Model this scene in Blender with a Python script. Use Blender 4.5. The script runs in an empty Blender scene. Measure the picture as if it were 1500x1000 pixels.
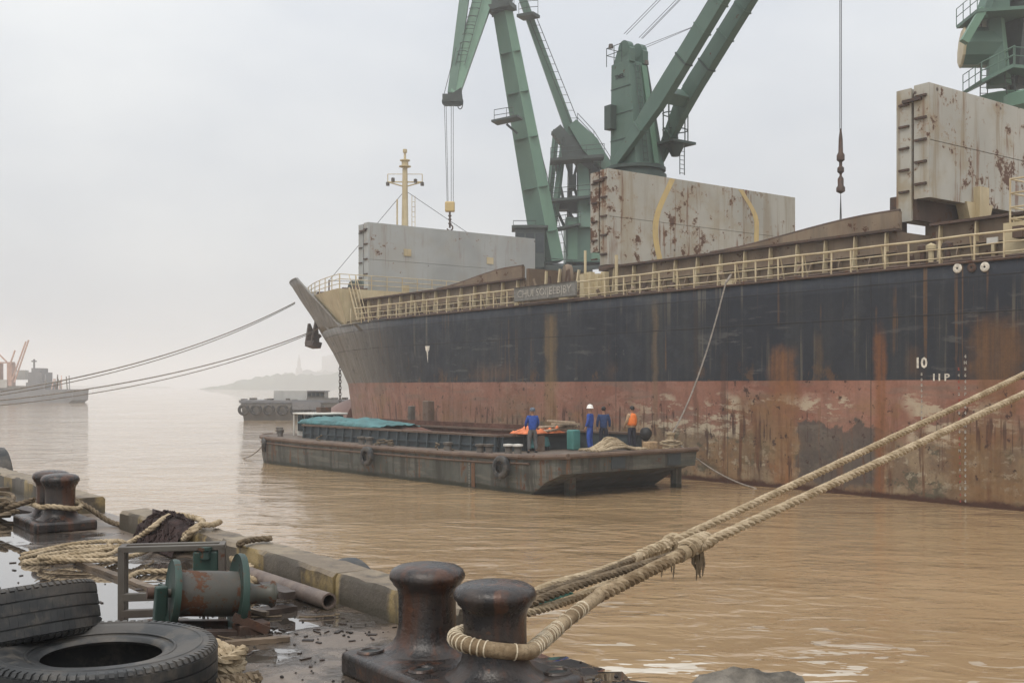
import bpy, bmesh, math, random
import numpy as np
from mathutils import Vector, Matrix, noise as mnoise

C = bpy.context.scene.collection
SC = bpy.context.scene
random.seed(7)
R = math.radians

# ------------------------------------------------------------------ camera
# world axes: x runs from the quay towards the ship, y towards the ship's bow, z = height above the water
CAM_H = 4.2
cam_d = bpy.data.cameras.new('camera')
cam = bpy.data.objects.new('camera', cam_d)
C.objects.link(cam)
cam.location = (0, 0, CAM_H)
cam.rotation_euler = (R(90), 0, -math.asin(.594))
cam_d.sensor_width = 36
cam_d.lens = 38.4
cam_d.shift_y = .0433
cam_d.clip_end = 6000
SC.camera = cam

# ------------------------------------------------------------------ world (overcast sky)
w = bpy.data.worlds.new('World')
SC.world = w
w.use_nodes = True
wn, wl = w.node_tree.nodes, w.node_tree.links
bg = wn['Background']
bg.inputs['Strength'].default_value = .13
sky = wn.new('ShaderNodeTexSky')
sky.sky_type = 'NISHITA'
sky.sun_disc = False
sky.sun_elevation = R(48)
sky.sun_rotation = R(200)
sky.dust_density = 6
sky.air_density = 1
tc = wn.new('ShaderNodeTexCoord')
mp = wn.new('ShaderNodeMapping')
mp.inputs['Scale'].default_value = (1.0, 1.0, 2.2)
nz = wn.new('ShaderNodeTexNoise')
nz.inputs['Scale'].default_value = 2.3
nz.inputs['Detail'].default_value = 5
nz.inputs['Roughness'].default_value = .5
cr = wn.new('ShaderNodeValToRGB')
cr.color_ramp.elements[0].position = .32
cr.color_ramp.elements[0].color = (6.9, 7.25, 7.75, 1)
cr.color_ramp.elements[1].position = .68
cr.color_ramp.elements[1].color = (9.3, 9.45, 9.45, 1)
mx = wn.new('ShaderNodeMix')
mx.data_type = 'RGBA'
mx.inputs[0].default_value = .93
wl.new(tc.outputs['Generated'], mp.inputs['Vector'])
wl.new(mp.outputs['Vector'], nz.inputs['Vector'])
wl.new(nz.outputs['Fac'], cr.inputs['Fac'])
wl.new(sky.outputs['Color'], mx.inputs[6])
wl.new(cr.outputs['Color'], mx.inputs[7])
# an overcast sky is brighter overhead than at the horizon
sx = wn.new('ShaderNodeSeparateXYZ')
wl.new(tc.outputs['Generated'], sx.inputs[0])
mrr = wn.new('ShaderNodeMapRange')
for i_, v_ in enumerate((0, 1, .46, 1.1)):
    mrr.inputs[i_ + 1].default_value = v_
wl.new(sx.outputs[2], mrr.inputs[0])
vm = wn.new('ShaderNodeVectorMath')
vm.operation = 'SCALE'
wl.new(mx.outputs[2], vm.inputs[0])
wl.new(mrr.outputs[0], vm.inputs['Scale'])
wl.new(vm.outputs[0], bg.inputs['Color'])

# ------------------------------------------------------------------ sun behind the overcast
sun_d = bpy.data.lights.new('sun', 'SUN')
sun_d.energy = 1.2
sun_d.angle = R(25)
sun_d.color = (1, .93, .84)
sun = bpy.data.objects.new('sun', sun_d)
C.objects.link(sun)
sun.rotation_euler = Vector((.55, .35, -1)).to_track_quat('-Z', 'Y').to_euler()

SC.view_settings.view_transform = 'Standard'
SC.view_settings.look = 'None'
SC.view_settings.exposure = .35
SC.view_settings.gamma = 1
SC.view_settings.use_curve_mapping = False
SC.cycles.use_denoising = True
SC.cycles.max_bounces = 6
SC.cycles.diffuse_bounces = 2
SC.cycles.glossy_bounces = 3
SC.cycles.transmission_bounces = 3
SC.cycles.volume_bounces = 4
SC.cycles.caustics_reflective = False
SC.cycles.caustics_refractive = False
SC.cycles.sample_clamp_indirect = 4


# ------------------------------------------------------------------ node helper
class G:
    def __init__(s, name):
        s.mat = bpy.data.materials.new(name)
        s.mat.use_nodes = True
        s.nt = s.mat.node_tree
        s.b = s.nt.nodes['Principled BSDF']
        s._geo = s._tc = None

    def node(s, t):
        return s.nt.nodes.new(t)

    def put(s, sock, v):
        if isinstance(v, bpy.types.NodeSocket):
            s.nt.links.new(v, sock)
        elif v is not None:
            if sock.type == 'RGBA' and not isinstance(v, float) and len(v) == 3:
                v = (*v, 1)
            sock.default_value = v

    def pos(s):
        if not s._geo:
            s._geo = s.node('ShaderNodeNewGeometry')
        return s._geo.outputs['Position']

    def nor(s):
        s.pos()
        return s._geo.outputs['Normal']

    def obj(s):
        if not s._tc:
            s._tc = s.node('ShaderNodeTexCoord')
        return s._tc.outputs['Object']

    def rnd(s):
        return s.node('ShaderNodeObjectInfo').outputs['Random']

    def xyz(s, v):
        n = s.node('ShaderNodeSeparateXYZ')
        s.put(n.inputs[0], v)
        return n.outputs

    def scale(s, v, k):
        n = s.node('ShaderNodeVectorMath')
        n.operation = 'MULTIPLY'
        s.put(n.inputs[0], v)
        n.inputs[1].default_value = k if not isinstance(k, (int, float)) else (k, k, k)
        return n.outputs[0]

    def noise(s, v, k=1, detail=4, rough=.55, dist=0):
        n = s.node('ShaderNodeTexNoise')
        s.put(n.inputs['Vector'], s.scale(v, k))
        n.inputs['Scale'].default_value = 1
        n.inputs['Detail'].default_value = detail
        n.inputs['Roughness'].default_value = rough
        n.inputs['Distortion'].default_value = dist
        return n.outputs['Fac']

    def voro(s, v, k=1, feature='F1'):
        n = s.node('ShaderNodeTexVoronoi')
        n.feature = feature
        s.put(n.inputs['Vector'], s.scale(v, k))
        n.inputs['Scale'].default_value = 1
        return n.outputs['Distance']

    def m(s, op, a, b=None, c=None, clamp=False):
        n = s.node('ShaderNodeMath')
        n.operation = op
        n.use_clamp = clamp
        s.put(n.inputs[0], a)
        s.put(n.inputs[1], b)
        s.put(n.inputs[2], c)
        return n.outputs[0]

    def mul(s, *a):
        r = a[0]
        for x in a[1:]:
            r = s.m('MULTIPLY', r, x)
        return r

    def add(s, a, b):
        return s.m('ADD', a, b)

    def ss(s, x, lo, hi):
        n = s.node('ShaderNodeMapRange')
        n.interpolation_type = 'SMOOTHSTEP'
        s.put(n.inputs[0], x)
        if lo < hi:
            n.inputs[1].default_value, n.inputs[2].default_value = lo, hi
        else:
            n.inputs[1].default_value, n.inputs[2].default_value = hi, lo
            n.inputs[3].default_value, n.inputs[4].default_value = 1, 0
        return n.outputs[0]

    def mr(s, x, a, b, c, d):
        n = s.node('ShaderNodeMapRange')
        s.put(n.inputs[0], x)
        for i, q in enumerate((a, b, c, d)):
            n.inputs[i + 1].default_value = q
        return n.outputs[0]

    def mix(s, f, a, b):
        n = s.node('ShaderNodeMix')
        n.data_type = 'RGBA'
        s.put(n.inputs[0], f)
        s.put(n.inputs[6], a)
        s.put(n.inputs[7], b)
        return n.outputs[2]

    def band(s, x, c, wd, soft=.3):
        # 1 within wd of c, soft edges
        d = s.m('ABSOLUTE', s.m('SUBTRACT', x, c))
        return s.ss(d, wd, wd * (1 - soft))

    def bump(s, h, strength=.3, dist=.02, normal=None):
        n = s.node('ShaderNodeBump')
        n.inputs['Strength'].default_value = strength
        n.inputs['Distance'].default_value = dist
        s.put(n.inputs['Height'], h)
        s.put(n.inputs['Normal'], normal)
        return n.outputs[0]

    def out(s, col=None, rough=.6, metal=0., normal=None, spec=None, ior=None):
        s.put(s.b.inputs['Base Color'], col)
        s.put(s.b.inputs['Roughness'], rough)
        s.put(s.b.inputs['Metallic'], metal)
        s.put(s.b.inputs['Normal'], normal)
        if spec is not None:
            s.put(s.b.inputs['Specular IOR Level'], spec)
        if ior:
            s.b.inputs['IOR'].default_value = ior
        return s.mat


RUST = (.12, .054, .025)
RUST_D = (.05, .022, .014)


def painted(name, col, rust=.3, k=1.0, col2=None, rough=.5, grime=.4, streak=.5, rustcol=RUST, bump=.15, spec=.35):
    """old painted steel: fading, grime streaks, rust spots and runs"""
    g = G(name)
    p = g.obj()
    big = g.noise(p, .5 * k, 4)
    col2 = col2 or tuple(c * .72 for c in col)
    c = g.mix(g.ss(big, .35, .68), col, col2)
    st = g.noise(p, (2.2 * k, 2.2 * k, .22 * k), 4, .6)
    c = g.mix(g.mul(g.ss(st, .5, .75), grime), c, tuple(x * .5 + .02 for x in col))
    fine = g.noise(p, 9 * k, 5, .65)
    spot = g.noise(p, 1.6 * k, 8, .68)
    th = .78 - .3 * rust
    rm = g.ss(g.add(spot, g.mul(g.m('SUBTRACT', fine, .5), .25)), th, th + .035)
    run = g.noise(p, (5 * k, 5 * k, .5 * k), 5, .6)
    rr = g.mul(g.ss(run, .78 - .22 * streak - .1 * rust, .9 - .1 * streak), min(1, .4 + rust))
    c = g.mix(g.m('MULTIPLY', rr, .7), c, tuple(a * .6 + b * .5 for a, b in zip(rustcol, col)))
    c = g.mix(rm, c, g.mix(fine, rustcol, RUST_D))
    r = g.mix(rm, (rough,) * 3, (.85,) * 3)
    return g.out(c, r, 0., g.bump(g.add(g.mul(fine, .3), rm), bump, .01), spec)


def plain(name, col, rough=.6, var=.25, k=6., bump=.1, spec=.4, metal=0., dist=.01):
    g = G(name)
    p = g.obj()
    n = g.noise(p, k, 5, .6)
    n2 = g.noise(p, k * .22, 3)
    f = g.m('MULTIPLY', g.add(n, n2), .5)
    c = g.mix(g.ss(f, .35, .65), tuple(x * (1 - var) for x in col), tuple(min(1, x * (1 + var)) for x in col))
    return g.out(c, rough, metal, g.bump(n, bump, dist), spec)


def hull_mat():
    g = G('ship_hull_paint')
    p = g.pos()
    x, y, z = g.xyz(p)
    n1 = g.noise(p, .18, 5, .6)
    n2 = g.noise(p, .9, 6, .62)
    fine = g.noise(p, 7, 5, .65)
    vst = g.noise(p, (.0, 1.1, .05), 5, .6)       # broad vertical weathering
    vfine = g.noise(p, (.0, 4.2, .16), 5, .65)
    hst = g.noise(p, (.0, .22, 1.6), 5, .6)        # horizontal scuffing
    # topsides
    c = g.mix(g.ss(n1, .3, .7), (.012, .016, .026), (.024, .028, .036))
    c = g.mix(g.mul(g.ss(vst, .5, .72), .55), c, (.055, .056, .052))
    c = g.mix(g.mul(g.ss(vfine, .6, .8), .5), c, (.075, .07, .058))
    c = g.mix(g.mul(g.ss(n2, .62, .72), g.ss(z, 7.2, 4.5), .6), c, (.055, .042, .026))
    flake = g.mul(g.ss(g.noise(p, 1.7, 8, .7), .62, .66), g.ss(g.noise(p, .25, 2), .5, .62), g.ss(z, 7.6, 5))
    c = g.mix(g.mul(flake, .8), c, (.12, .115, .1))
    grey = g.ss(g.add(y, g.mul(n2, 7)), 62, 76)
    c = g.mix(g.mul(grey, .85), c, g.mix(g.ss(vfine, .4, .7), (.2, .19, .172), (.29, .272, .243)))
    # sharp runs from the deck edge
    rn = g.ss(g.noise(p, (.0, 2.1, .035), 6, .68), .555, .62)
    c = g.mix(g.mul(rn, g.ss(g.noise(p, (0, .13, .25), 3), .45, .62), .8), c, (.105, .095, .075))
    rn2 = g.ss(g.noise(p, (.0, 3.3, .05), 6, .7), .585, .64)
    c = g.mix(g.mul(rn2, g.ss(g.noise(p, (0, .2, .3), 3), .46, .56), .85), c, (.12, .065, .03))
    sc2 = g.mul(g.ss(g.noise(p, (0, .35, 2.6), 7, .72), .56, .6), g.ss(g.noise(p, .2, 2), .46, .56), g.ss(z, 8.2, 6.5))
    c = g.mix(g.mul(sc2, .6), c, (.1, .1, .095))
    rb_ = g.mul(g.ss(g.noise(p, (0, .8, .5), 7, .7), .56, .62), g.ss(g.add(z, g.mul(n2, 1.5)), 6.3, 5.3))
    c = g.mix(g.mul(rb_, .8), c, (.1, .055, .03))
    pt_ = g.ss(g.noise(p, (0, .55, .9), 7, .7), .58, .61)
    c = g.mix(g.mul(pt_, .5), c, (.035, .04, .048))
    # boot top
    red = g.mix(g.ss(n1, .35, .65), (.215, .092, .062), (.3, .145, .1))
    red = g.mix(g.mul(g.ss(y, 52, 72), .5), red, (.33, .19, .155))
    pr = g.ss(g.noise(p, (0, .28, .75), 6, .64), .52, .56)
    red = g.mix(g.mul(pr, .75), red, (.3, .16, .115))
    red = g.mix(g.mul(g.ss(vst, .48, .7), .5), red, (.13, .062, .045))
    red = g.mix(g.mul(g.ss(hst, .5, .64), .65), red, (.19, .13, .1))
    # worn tan, cream and olive zones lower down
    low = g.mul(g.ss(g.add(z, g.mul(g.m('SUBTRACT', n2, .5), 2.6)), 2.9, 1.9), g.ss(y, 62, 46))
    red = g.mix(g.mul(low, .88), red, g.mix(g.ss(n2, .4, .62), (.16, .115, .075), (.27, .21, .13)))
    ol = g.mul(low, g.ss(g.noise(p, (.0, .7, 1.2), 7, .7), .53, .58))
    red = g.mix(g.mul(ol, .8), red, (.08, .075, .05))
    ocr = g.mul(g.ss(g.noise(p, (.0, .3, .5), 6, .66), .53, .6), g.ss(z, 3.9, 3.3))
    red = g.mix(g.mul(ocr, .6), red, (.24, .135, .062))
    cream = g.mul(g.ss(g.noise(p, (.0, .45, 1.5), 7, .7), .5, .545), g.band(g.add(z, g.mul(n2, 1.2)), 3.5, 1.15, .5),
                  g.ss(y, 40, 36), g.ss(g.noise(p, (0, .3, .3), 3), .44, .52))
    red = g.mix(g.mul(cream, .9), red, g.mix(fine, (.36, .29, .2), (.56, .48, .36)))
    cream2 = g.mul(g.ss(g.noise(p, (.0, 1.6, 2.4), 7, .72), .54, .6), g.band(z, 1.2, 1.0, .6))
    red = g.mix(g.mul(cream2, .75), red, (.38, .33, .24))
    scr = g.mul(g.ss(g.noise(p, (.0, .5, 6.), 6, .7), .62, .66), g.ss(z, 3.6, 2.5))
    red = g.mix(g.mul(scr, .6), red, (.36, .29, .2))
    # scraped bay (bare grey steel) and ochre bays
    wob = g.mul(g.m('SUBTRACT', n2, .5), 1.6)
    yy = g.add(y, wob)
    zz = g.add(z, wob)
    bay = g.mul(g.band(yy, 26.7, 2.0, .06), g.ss(zz, .15, .4), g.ss(zz, 2.75, 2.65))
    red = g.mix(g.mul(bay, .85), red, g.mix(n2, (.06, .05, .046), (.11, .09, .08)))
    for (yc, wd, za, zb, col, a) in (
            (29.4, .95, -1, 6.1, (.25, .11, .04), .95), (30.2, 2.2, .8, 4.2, (.2, .12, .055), .65),
            (20.6, 1.9, -1, 3.6, (.17, .09, .035), .8), (20.2, 1.4, 3, 6.9, (.17, .085, .035), .9),
            (24.8, .36, -1, 6.6, (.22, .085, .03), .95), (44.7, .7, -1, 8.3, (.23, .15, .065), .8),
            (47.5, 2.8, 2.2, 4.2, (.2, .12, .06), .5), (36.9, .3, -1, 8.4, (.19, .13, .075), .7),
            (53, 5.5, .4, 4.0, (.17, .1, .07), .45), (18.0, 1.2, -1, 7, (.14, .08, .035), .5),
            (49.8, 3.2, 4.2, 5.7, (.13, .075, .05), .8), (23.4, .5, 4.3, 6.0, (.13, .07, .035), .6), (19.0, .35, 5, 8.6, (.12, .1, .07), .6), (27.6, .3, 4.2, 6.6, (.12, .08, .045), .6), (39.9, .5, 4.2, 5.6, (.12, .07, .04), .5), (34.3, .2, 1.5, 8.3, (.06, .035, .02), .5),
            (32.6, .25, 2, 6, (.05, .028, .02), .6)):
        f = g.mul(g.band(g.add(y, g.mul(g.m('SUBTRACT', n2, .5), wd * 1.5)), yc, wd, .75), g.ss(g.add(z, g.mul(g.m('SUBTRACT', n2, .5), 1.5)), za, za + .6),
                  g.ss(g.add(z, g.mul(g.m('SUBTRACT', n2, .5), 1.5)), zb, zb - .9), g.mr(vfine, .3, .65, .35, 1.))
        f = g.m('MULTIPLY', f, a, clamp=True)
        red = g.mix(f, red, col)
        if zb > 4.6:
            c = g.mix(f, c, tuple(q * .9 for q in col))
    # dark rust drips
    dn = g.noise(p, (.0, 2.6, .22), 6, .62)
    drip = g.mul(g.ss(dn, .56, .61), g.band(g.add(z, g.mul(n2, 1.6)), 2.6, 1.9, .5), g.ss(g.noise(p, (0, .2, .5), 3), .4, .58))
    red = g.mix(g.mul(drip, .85), red, (.055, .025, .018))
    dn2 = g.noise(p, (.0, 3.6, .3), 6, .64)
    drip2 = g.mul(g.ss(dn2, .555, .6), g.band(g.add(z, g.mul(n1, 1.4)), 3.15, .75, .35), g.ss(g.noise(p, (0, .16, .2), 2), .42, .52))
    red = g.mix(g.mul(drip2, .9), red, (.06, .028, .02))
    rst = g.mul(g.ss(g.noise(p, (.0, 1.3, .12), 6, .66), .54, .62), g.ss(z, 3.8, 3.0))
    red = g.mix(g.mul(rst, .6), red, (.16, .075, .035))
    pit = g.ss(g.add(g.noise(p, 2.6, 8, .72), g.mul(fine, .12)), .665, .69)
    red = g.mix(g.mul(pit, .9), red, (.05, .024, .018))
    # paint line at the load boundary, slightly uneven
    edge = g.ss(g.add(z, g.mul(g.m('SUBTRACT', n2, .5), .05)), 4.395, 4.425)
    col = g.mix(edge, red, c)
    wl_ = g.ss(g.add(z, g.mul(g.m('SUBTRACT', g.noise(p, 1.3, 6, .7), .5), .5)), .3, .12)
    col = g.mix(wl_, col, (.06, .024, .014))
    col = g.mix(g.mul(g.m('SUBTRACT', fine, .42), 1.2), col, g.mix(.6, col, (.0, .0, .0)))
    # plating: seams and slight hollows between the frames
    sy = g.m('ABSOLUTE', g.m('SUBTRACT', g.m('FRACT', g.m('DIVIDE', y, 7.2)), .5))
    sz = g.m('MINIMUM', g.m('ABSOLUTE', g.m('SUBTRACT', z, 6.75)), g.m('ABSOLUTE', g.m('SUBTRACT', z, 8.0)))
    seam = g.m('MAXIMUM', g.ss(sy, .004, .001), g.ss(sz, .034, .02))
    hollow = g.noise(p, (0., .75, .5), 2)
    h = g.add(g.mul(hollow, 2.4), g.add(g.mul(fine, .12), g.mul(seam, .25)))
    col = g.mix(g.mul(seam, g.mr(n2, .35, .6, .3, .85)), col, (.012, .01, .01))
    return g.out(col, g.mr(n2, .3, .7, .42, .7), 0., g.bump(h, .6, .06), .3)


def water_mat():
    g = G('muddy_water')
    # the wind chop runs across the river
    mpn = g.node('ShaderNodeMapping')
    mpn.vector_type = 'POINT'
    mpn.inputs['Rotation'].default_value = (0, 0, math.asin(.594) + .12)
    g.put(mpn.inputs['Vector'], g.pos())
    p = mpn.outputs[0]
    swell = g.noise(p, (.24, .36, 1), 2, .5, .8)
    n1 = g.noise(p, (1.0, 1.6, 1), 2, .5, .9)
    n2 = g.noise(p, (3.2, 5.2, 1), 3, .5, .6)
    n3 = g.noise(p, (8, 17, 1), 2, .5)
    gust = g.mr(g.noise(p, .06, 3), .35, .65, .35, 1.)
    h = g.mul(g.add(g.mul(swell, .8), g.add(g.mul(n1, .3), g.add(g.mul(n2, .045), g.mul(n3, .012)))), gust)
    x, y, z = g.xyz(g.pos())
    silt = g.noise(p, (.05, .12, 1), 5, .6)
    col = g.mix(g.ss(silt, .3, .7), (.285, .19, .1), (.345, .238, .132))
    glint_n = g.noise(p, (.85, 2.6, 1), 3, .55, .9)  # white flecks painted into the colour in place of sky glints
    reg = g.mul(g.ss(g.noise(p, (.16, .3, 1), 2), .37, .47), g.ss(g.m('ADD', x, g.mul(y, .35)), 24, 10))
    glint = g.ss(g.add(glint_n, g.mul(reg, .1)), .628, .64)
    glint = g.mul(glint, reg)
    col = g.mix(glint, col, (.74, .71, .64))
    return g.out(col, g.mix(glint, (.025,) * 3, (.35,) * 3), 0., g.bump(h, .6, .42), .5, 1.333)


def quay_mat():
    g = G('wet_quay_concrete')
    p = g.pos()
    x, y, z = g.xyz(p)
    big = g.noise(p, .5, 5, .58)
    mid = g.noise(p, 2.4, 6, .62)
    fine = g.noise(p, 22, 6, .7)
    lvl = g.add(big, g.mul(g.m('SUBTRACT', mid, .5), .42))
    lvl = g.add(lvl, g.mul(g.ss(x, 2.6, 3.5), -.1))
    lvl = g.add(lvl, g.mul(g.ss(x, 2.7, 1.2), .06))
    lvl = g.add(lvl, g.mul(g.ss(y, 5.6, 8.5), .05))
    pud = g.ss(lvl, .455, .485)
    damp = g.ss(lvl, .38, .47)
    dry = g.mix(g.ss(mid, .35, .65), (.14, .108, .084), (.22, .175, .138))
    dry = g.mix(g.mul(g.ss(g.add(x, g.mul(mid, .5)), 3.35, 3.9), g.ss(y, 6.2, 5), .75), dry, (.12, .06, .042))
    dry = g.mix(g.mul(g.ss(fine, .5, .75), .5), dry, (.045, .034, .027))
    c = g.mix(damp, dry, (.055, .043, .034))
    c = g.mix(pud, c, (.07, .058, .048))
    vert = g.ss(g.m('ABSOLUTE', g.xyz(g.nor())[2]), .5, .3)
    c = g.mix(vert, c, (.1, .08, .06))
    r = g.mix(pud, g.mix(damp, (.36,) * 3, (.13,) * 3), (.02,) * 3)
    bn = g.bump(g.mul(g.add(g.mul(fine, .5), g.mul(mid, 1.6)), g.m('SUBTRACT', 1., pud)), .55, .022)
    m = g.out(c, r, 0., bn, .5, 1.5)
    # a film of standing water on top
    g.put(g.b.inputs['Coat Weight'], g.mul(pud, .9))
    g.b.inputs['Coat Roughness'].default_value = .02
    g.b.inputs['Coat IOR'].default_value = 1.5
    return m


def kerb_mat():
    g = G('kerb_concrete')
    p = g.pos()
    x, y, z = g.xyz(p)
    mid = g.noise(p, 3.2, 6, .65)
    fine = g.noise(p, 28, 5, .7)
    st = g.noise(p, (6, 6, .8), 5, .6)
    c = g.mix(g.ss(mid, .35, .66), (.15, .115, .078), (.25, .2, .135))
    bandv = g.m('FRACT', g.m('DIVIDE', g.add(y, g.mul(mid, .16)), 1.24))
    yel = g.mul(g.ss(bandv, .5, .53), g.ss(bandv, .99, .95), g.ss(mid, .3, .5))
    side = g.ss(g.m('ABSOLUTE', g.xyz(g.nor())[2]), .75, .5)
    c = g.mix(g.mul(yel, side, .6), c, (.3, .215, .075))
    c = g.mix(g.mul(g.m('SUBTRACT', 1., yel), side, .8), c, (.06, .052, .042))
    c = g.mix(g.mul(g.ss(st, .5, .7), .75), c, (.05, .04, .03))
    c = g.mix(g.mul(g.ss(z, 2.82, 2.72), .6), c, (.05, .045, .03))
    c = g.mix(g.mul(g.ss(fine, .5, .8), .4), c, (.03, .025, .02))
    return g.out(c, .55, 0., g.bump(g.add(mid, g.mul(fine, .6)), .6, .02), .4)


def iron_mat(name, c1, c2, rusty=.5, rough=.4):
    g = G(name)
    p = g.obj()
    n = g.noise(p, 5, 7, .65)
    f = g.noise(p, 40, 4, .65)
    st = g.noise(p, (9, 9, 1.2), 5, .62)
    c = g.mix(g.ss(n, .4, .62), c1, c2)
    c = g.mix(g.mul(g.ss(st, .5, .66), rusty), c, (.085, .038, .022))
    c = g.mix(g.mul(g.ss(g.noise(p, 11, 6, .7), .58, .66), rusty), c, (.12, .055, .03))
    c = g.mix(g.mul(g.ss(f, .55, .8), .4), c, (.012, .01, .01))
    return g.out(c, g.mr(n, .3, .7, rough - .1, rough + .2), .25, g.bump(g.add(n, g.mul(f, .5)), .5, .012), .5)


def rubber_mat():
    g = G('old_tyre_rubber')
    p = g.obj()
    n = g.noise(p, 4, 5, .6)
    f = g.noise(p, 30, 4, .6)
    c = g.mix(g.ss(n, .35, .7), (.012, .013, .014), (.035, .036, .036))
    c = g.mix(g.mul(g.ss(g.noise(p, 7, 6, .72), .5, .64), .6), c, (.085, .073, .058))
    c = g.mix(g.mul(g.ss(g.noise(p, 2.2, 5, .65), .5, .6), .35), c, (.12, .1, .08))
    return g.out(c, g.mr(n, .3, .7, .38, .6), 0., g.bump(f, .2, .006), .45)


def hatch_mat(name, col, rust, tan):
    g = G(name)
    p = g.obj()
    x, y, z = g.xyz(p)
    big = g.noise(p, .22, 4)
    c = g.mix(g.ss(big, .38, .66), col, tuple(q * .8 for q in col))
    st = g.noise(p, (1.6, 1.6, .12), 5, .6)
    c = g.mix(g.mul(g.ss(st, .47, .7), tan), c, (.25, .2, .13))
    blot = g.mul(g.ss(g.noise(p, .35, 4, .6), .52, .68), tan)
    c = g.mix(g.mul(blot, .8), c, (.3, .24, .15))
    fine = g.noise(p, 6, 6, .7)
    region = g.noise(p, .28, 3, .5)
    sp = g.add(g.noise(p, 1.5, 7, .62), g.add(g.mul(g.m('SUBTRACT', fine, .5), .22), g.mul(g.m('SUBTRACT', region, .5), .45)))
    t = .745 - .1 * rust
    halo = g.ss(sp, t - .06, t)
    core = g.ss(sp, t, t + .035)
    c = g.mix(g.mul(halo, .45), c, (.26, .155, .08))
    c = g.mix(core, c, g.mix(fine, (.145, .066, .032), (.055, .028, .018)))
    run = g.mul(g.ss(g.noise(p, (3.2, 3.2, .22), 5, .62), .55, .64), g.ss(region, .45, .58), rust)
    c = g.mix(g.mul(run, .75), c, (.17, .08, .04))
    dots = g.ss(g.voro(p, .95), .1, .05)
    dots = g.mul(dots, g.ss(g.noise(p, .8, 2), .42, .5))
    c = g.mix(g.mul(dots, .9), c, (.05, .026, .018))
    return g.out(c, .6, 0., g.bump(g.add(core, g.mul(g.noise(p, .9, 2), 1.4)), .25, .02), .3)


def barge_mat():
    g = G('barge_plating')
    p = g.pos()
    x, y, z = g.xyz(p)
    n = g.noise(p, .8, 6, .64)
    f = g.noise(p, 8, 5, .66)
    vst = g.noise(p, (1.6, 1.6, .18), 6, .66)
    hst = g.noise(p, (.35, .35, 3.2), 6, .66)
    c = g.mix(g.ss(n, .35, .65), (.06, .066, .058), (.105, .11, .098))
    c = g.mix(g.mul(g.ss(hst, .5, .6), .7), c, (.15, .145, .125))
    c = g.mix(g.mul(g.ss(vst, .5, .6), .75), c, (.035, .034, .03))
    c = g.mix(g.mul(g.ss(g.noise(p, (2.4, 2.4, .3), 6, .68), .57, .63), .85), c, (.13, .062, .03))
    c = g.mix(g.ss(g.add(g.noise(p, 1.9, 8, .7), g.mul(f, .12)), .66, .69), c, (.1, .045, .024))
    c = g.mix(g.ss(g.add(z, g.mul(g.m('SUBTRACT', n, .5), .35)), .26, .12), c, (.028, .03, .02))
    fr = g.m('ABSOLUTE', g.m('SUBTRACT', g.m('FRACT', g.m('DIVIDE', y, .82)), .5))
    h = g.add(g.mul(g.ss(fr, .5, .1), .5), g.add(g.mul(g.noise(p, (.7, .7, 1.2), 2), 1.6), g.mul(f, .12)))
    return g.out(c, g.mr(n, .3, .7, .4, .7), 0., g.bump(h, .5, .04), .35)


def rope_mat(name, c1, c2):
    g = G(name)
    p = g.obj()
    n = g.noise(p, 7, 6, .65)
    f = g.noise(p, 70, 3, .6)
    c = g.mix(g.ss(n, .36, .64), c1, c2)
    c = g.mix(g.mul(g.ss(f, .5, .72), .5), c, tuple(q * .35 for q in c1))
    return g.out(c, .9, 0., g.bump(f, .7, .006), .2)


M = {}
M['hull'] = hull_mat()
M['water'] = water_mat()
M['quay'] = quay_mat()
M['kerb'] = kerb_mat()
M['iron'] = iron_mat('bollard_iron', (.02, .018, .018), (.055, .043, .037), .85, .26)
M['iron_rust'] = iron_mat('rusty_iron', (.05, .035, .028), (.09, .05, .034), .8, .55)
M['rubber'] = rubber_mat()
M['rope'] = rope_mat('manila_rope', (.28, .215, .135), (.44, .355, .245))
M['rope_dark'] = rope_mat('wet_old_rope', (.1, .075, .05), (.19, .145, .095))
M['rope_worn'] = rope_mat('worn_hawser', (.17, .12, .07), (.33, .255, .165))
M['rope_green'] = rope_mat('green_rope', (.04, .12, .1), (.09, .2, .16))
M['rope_grey'] = rope_mat('grey_hawser', (.22, .2, .175), (.33, .3, .265))
M['whipping'] = rope_mat('whipping_twine', (.55, .47, .34), (.66, .58, .45))
M['wire'] = plain('steel_wire', (.05, .05, .052), .6)
M['cream'] = painted('cream_paint', (.53, .45, .29), .22, 1.4, (.42, .34, .2), .5, .5)
M['cream_rail'] = painted('cream_rail_paint', (.55, .47, .31), .3, 2.4, (.42, .33, .2), .5, .4)
M['coaming'] = painted('coaming_brown', (.23, .175, .12), .6, 1.2, (.15, .105, .07), .65, .7, 1.)
M['deckdark'] = painted('deck_rust', (.1, .062, .045), .7, 1.5, (.06, .04, .03), .7)
M['shipgreen'] = painted('crane_green', (.075, .13, .106), .42, .8, (.09, .145, .118), .5, .35, .3)
M['shipgreen_d'] = painted('crane_green_dark', (.05, .075, .066), .25, 1.4, None, .6)
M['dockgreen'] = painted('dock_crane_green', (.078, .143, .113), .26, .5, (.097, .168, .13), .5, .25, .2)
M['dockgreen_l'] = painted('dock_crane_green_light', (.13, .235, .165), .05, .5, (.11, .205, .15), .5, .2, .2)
M['dockdark'] = painted('dock_crane_machinery', (.045, .06, .056), .15, 1.4, None, .6)
M['hatch1'] = hatch_mat('hatch_grey', (.36, .375, .37), .35, .22)
M['hatch2'] = hatch_mat('hatch_rusty', (.42, .405, .355), 1.25, .6)
M['hatch3'] = hatch_mat('hatch_weathered', (.43, .42, .375), 1.0, .95)
M['hatch_in'] = painted('hatch_underside', (.1, .06, .045), .7, 1.2)
M['yellow'] = painted('yellow_stripe', (.55, .41, .17), .2, 2, (.48, .36, .17))
M['white'] = painted('white_paint', (.7, .68, .62), .12, 2)
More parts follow.
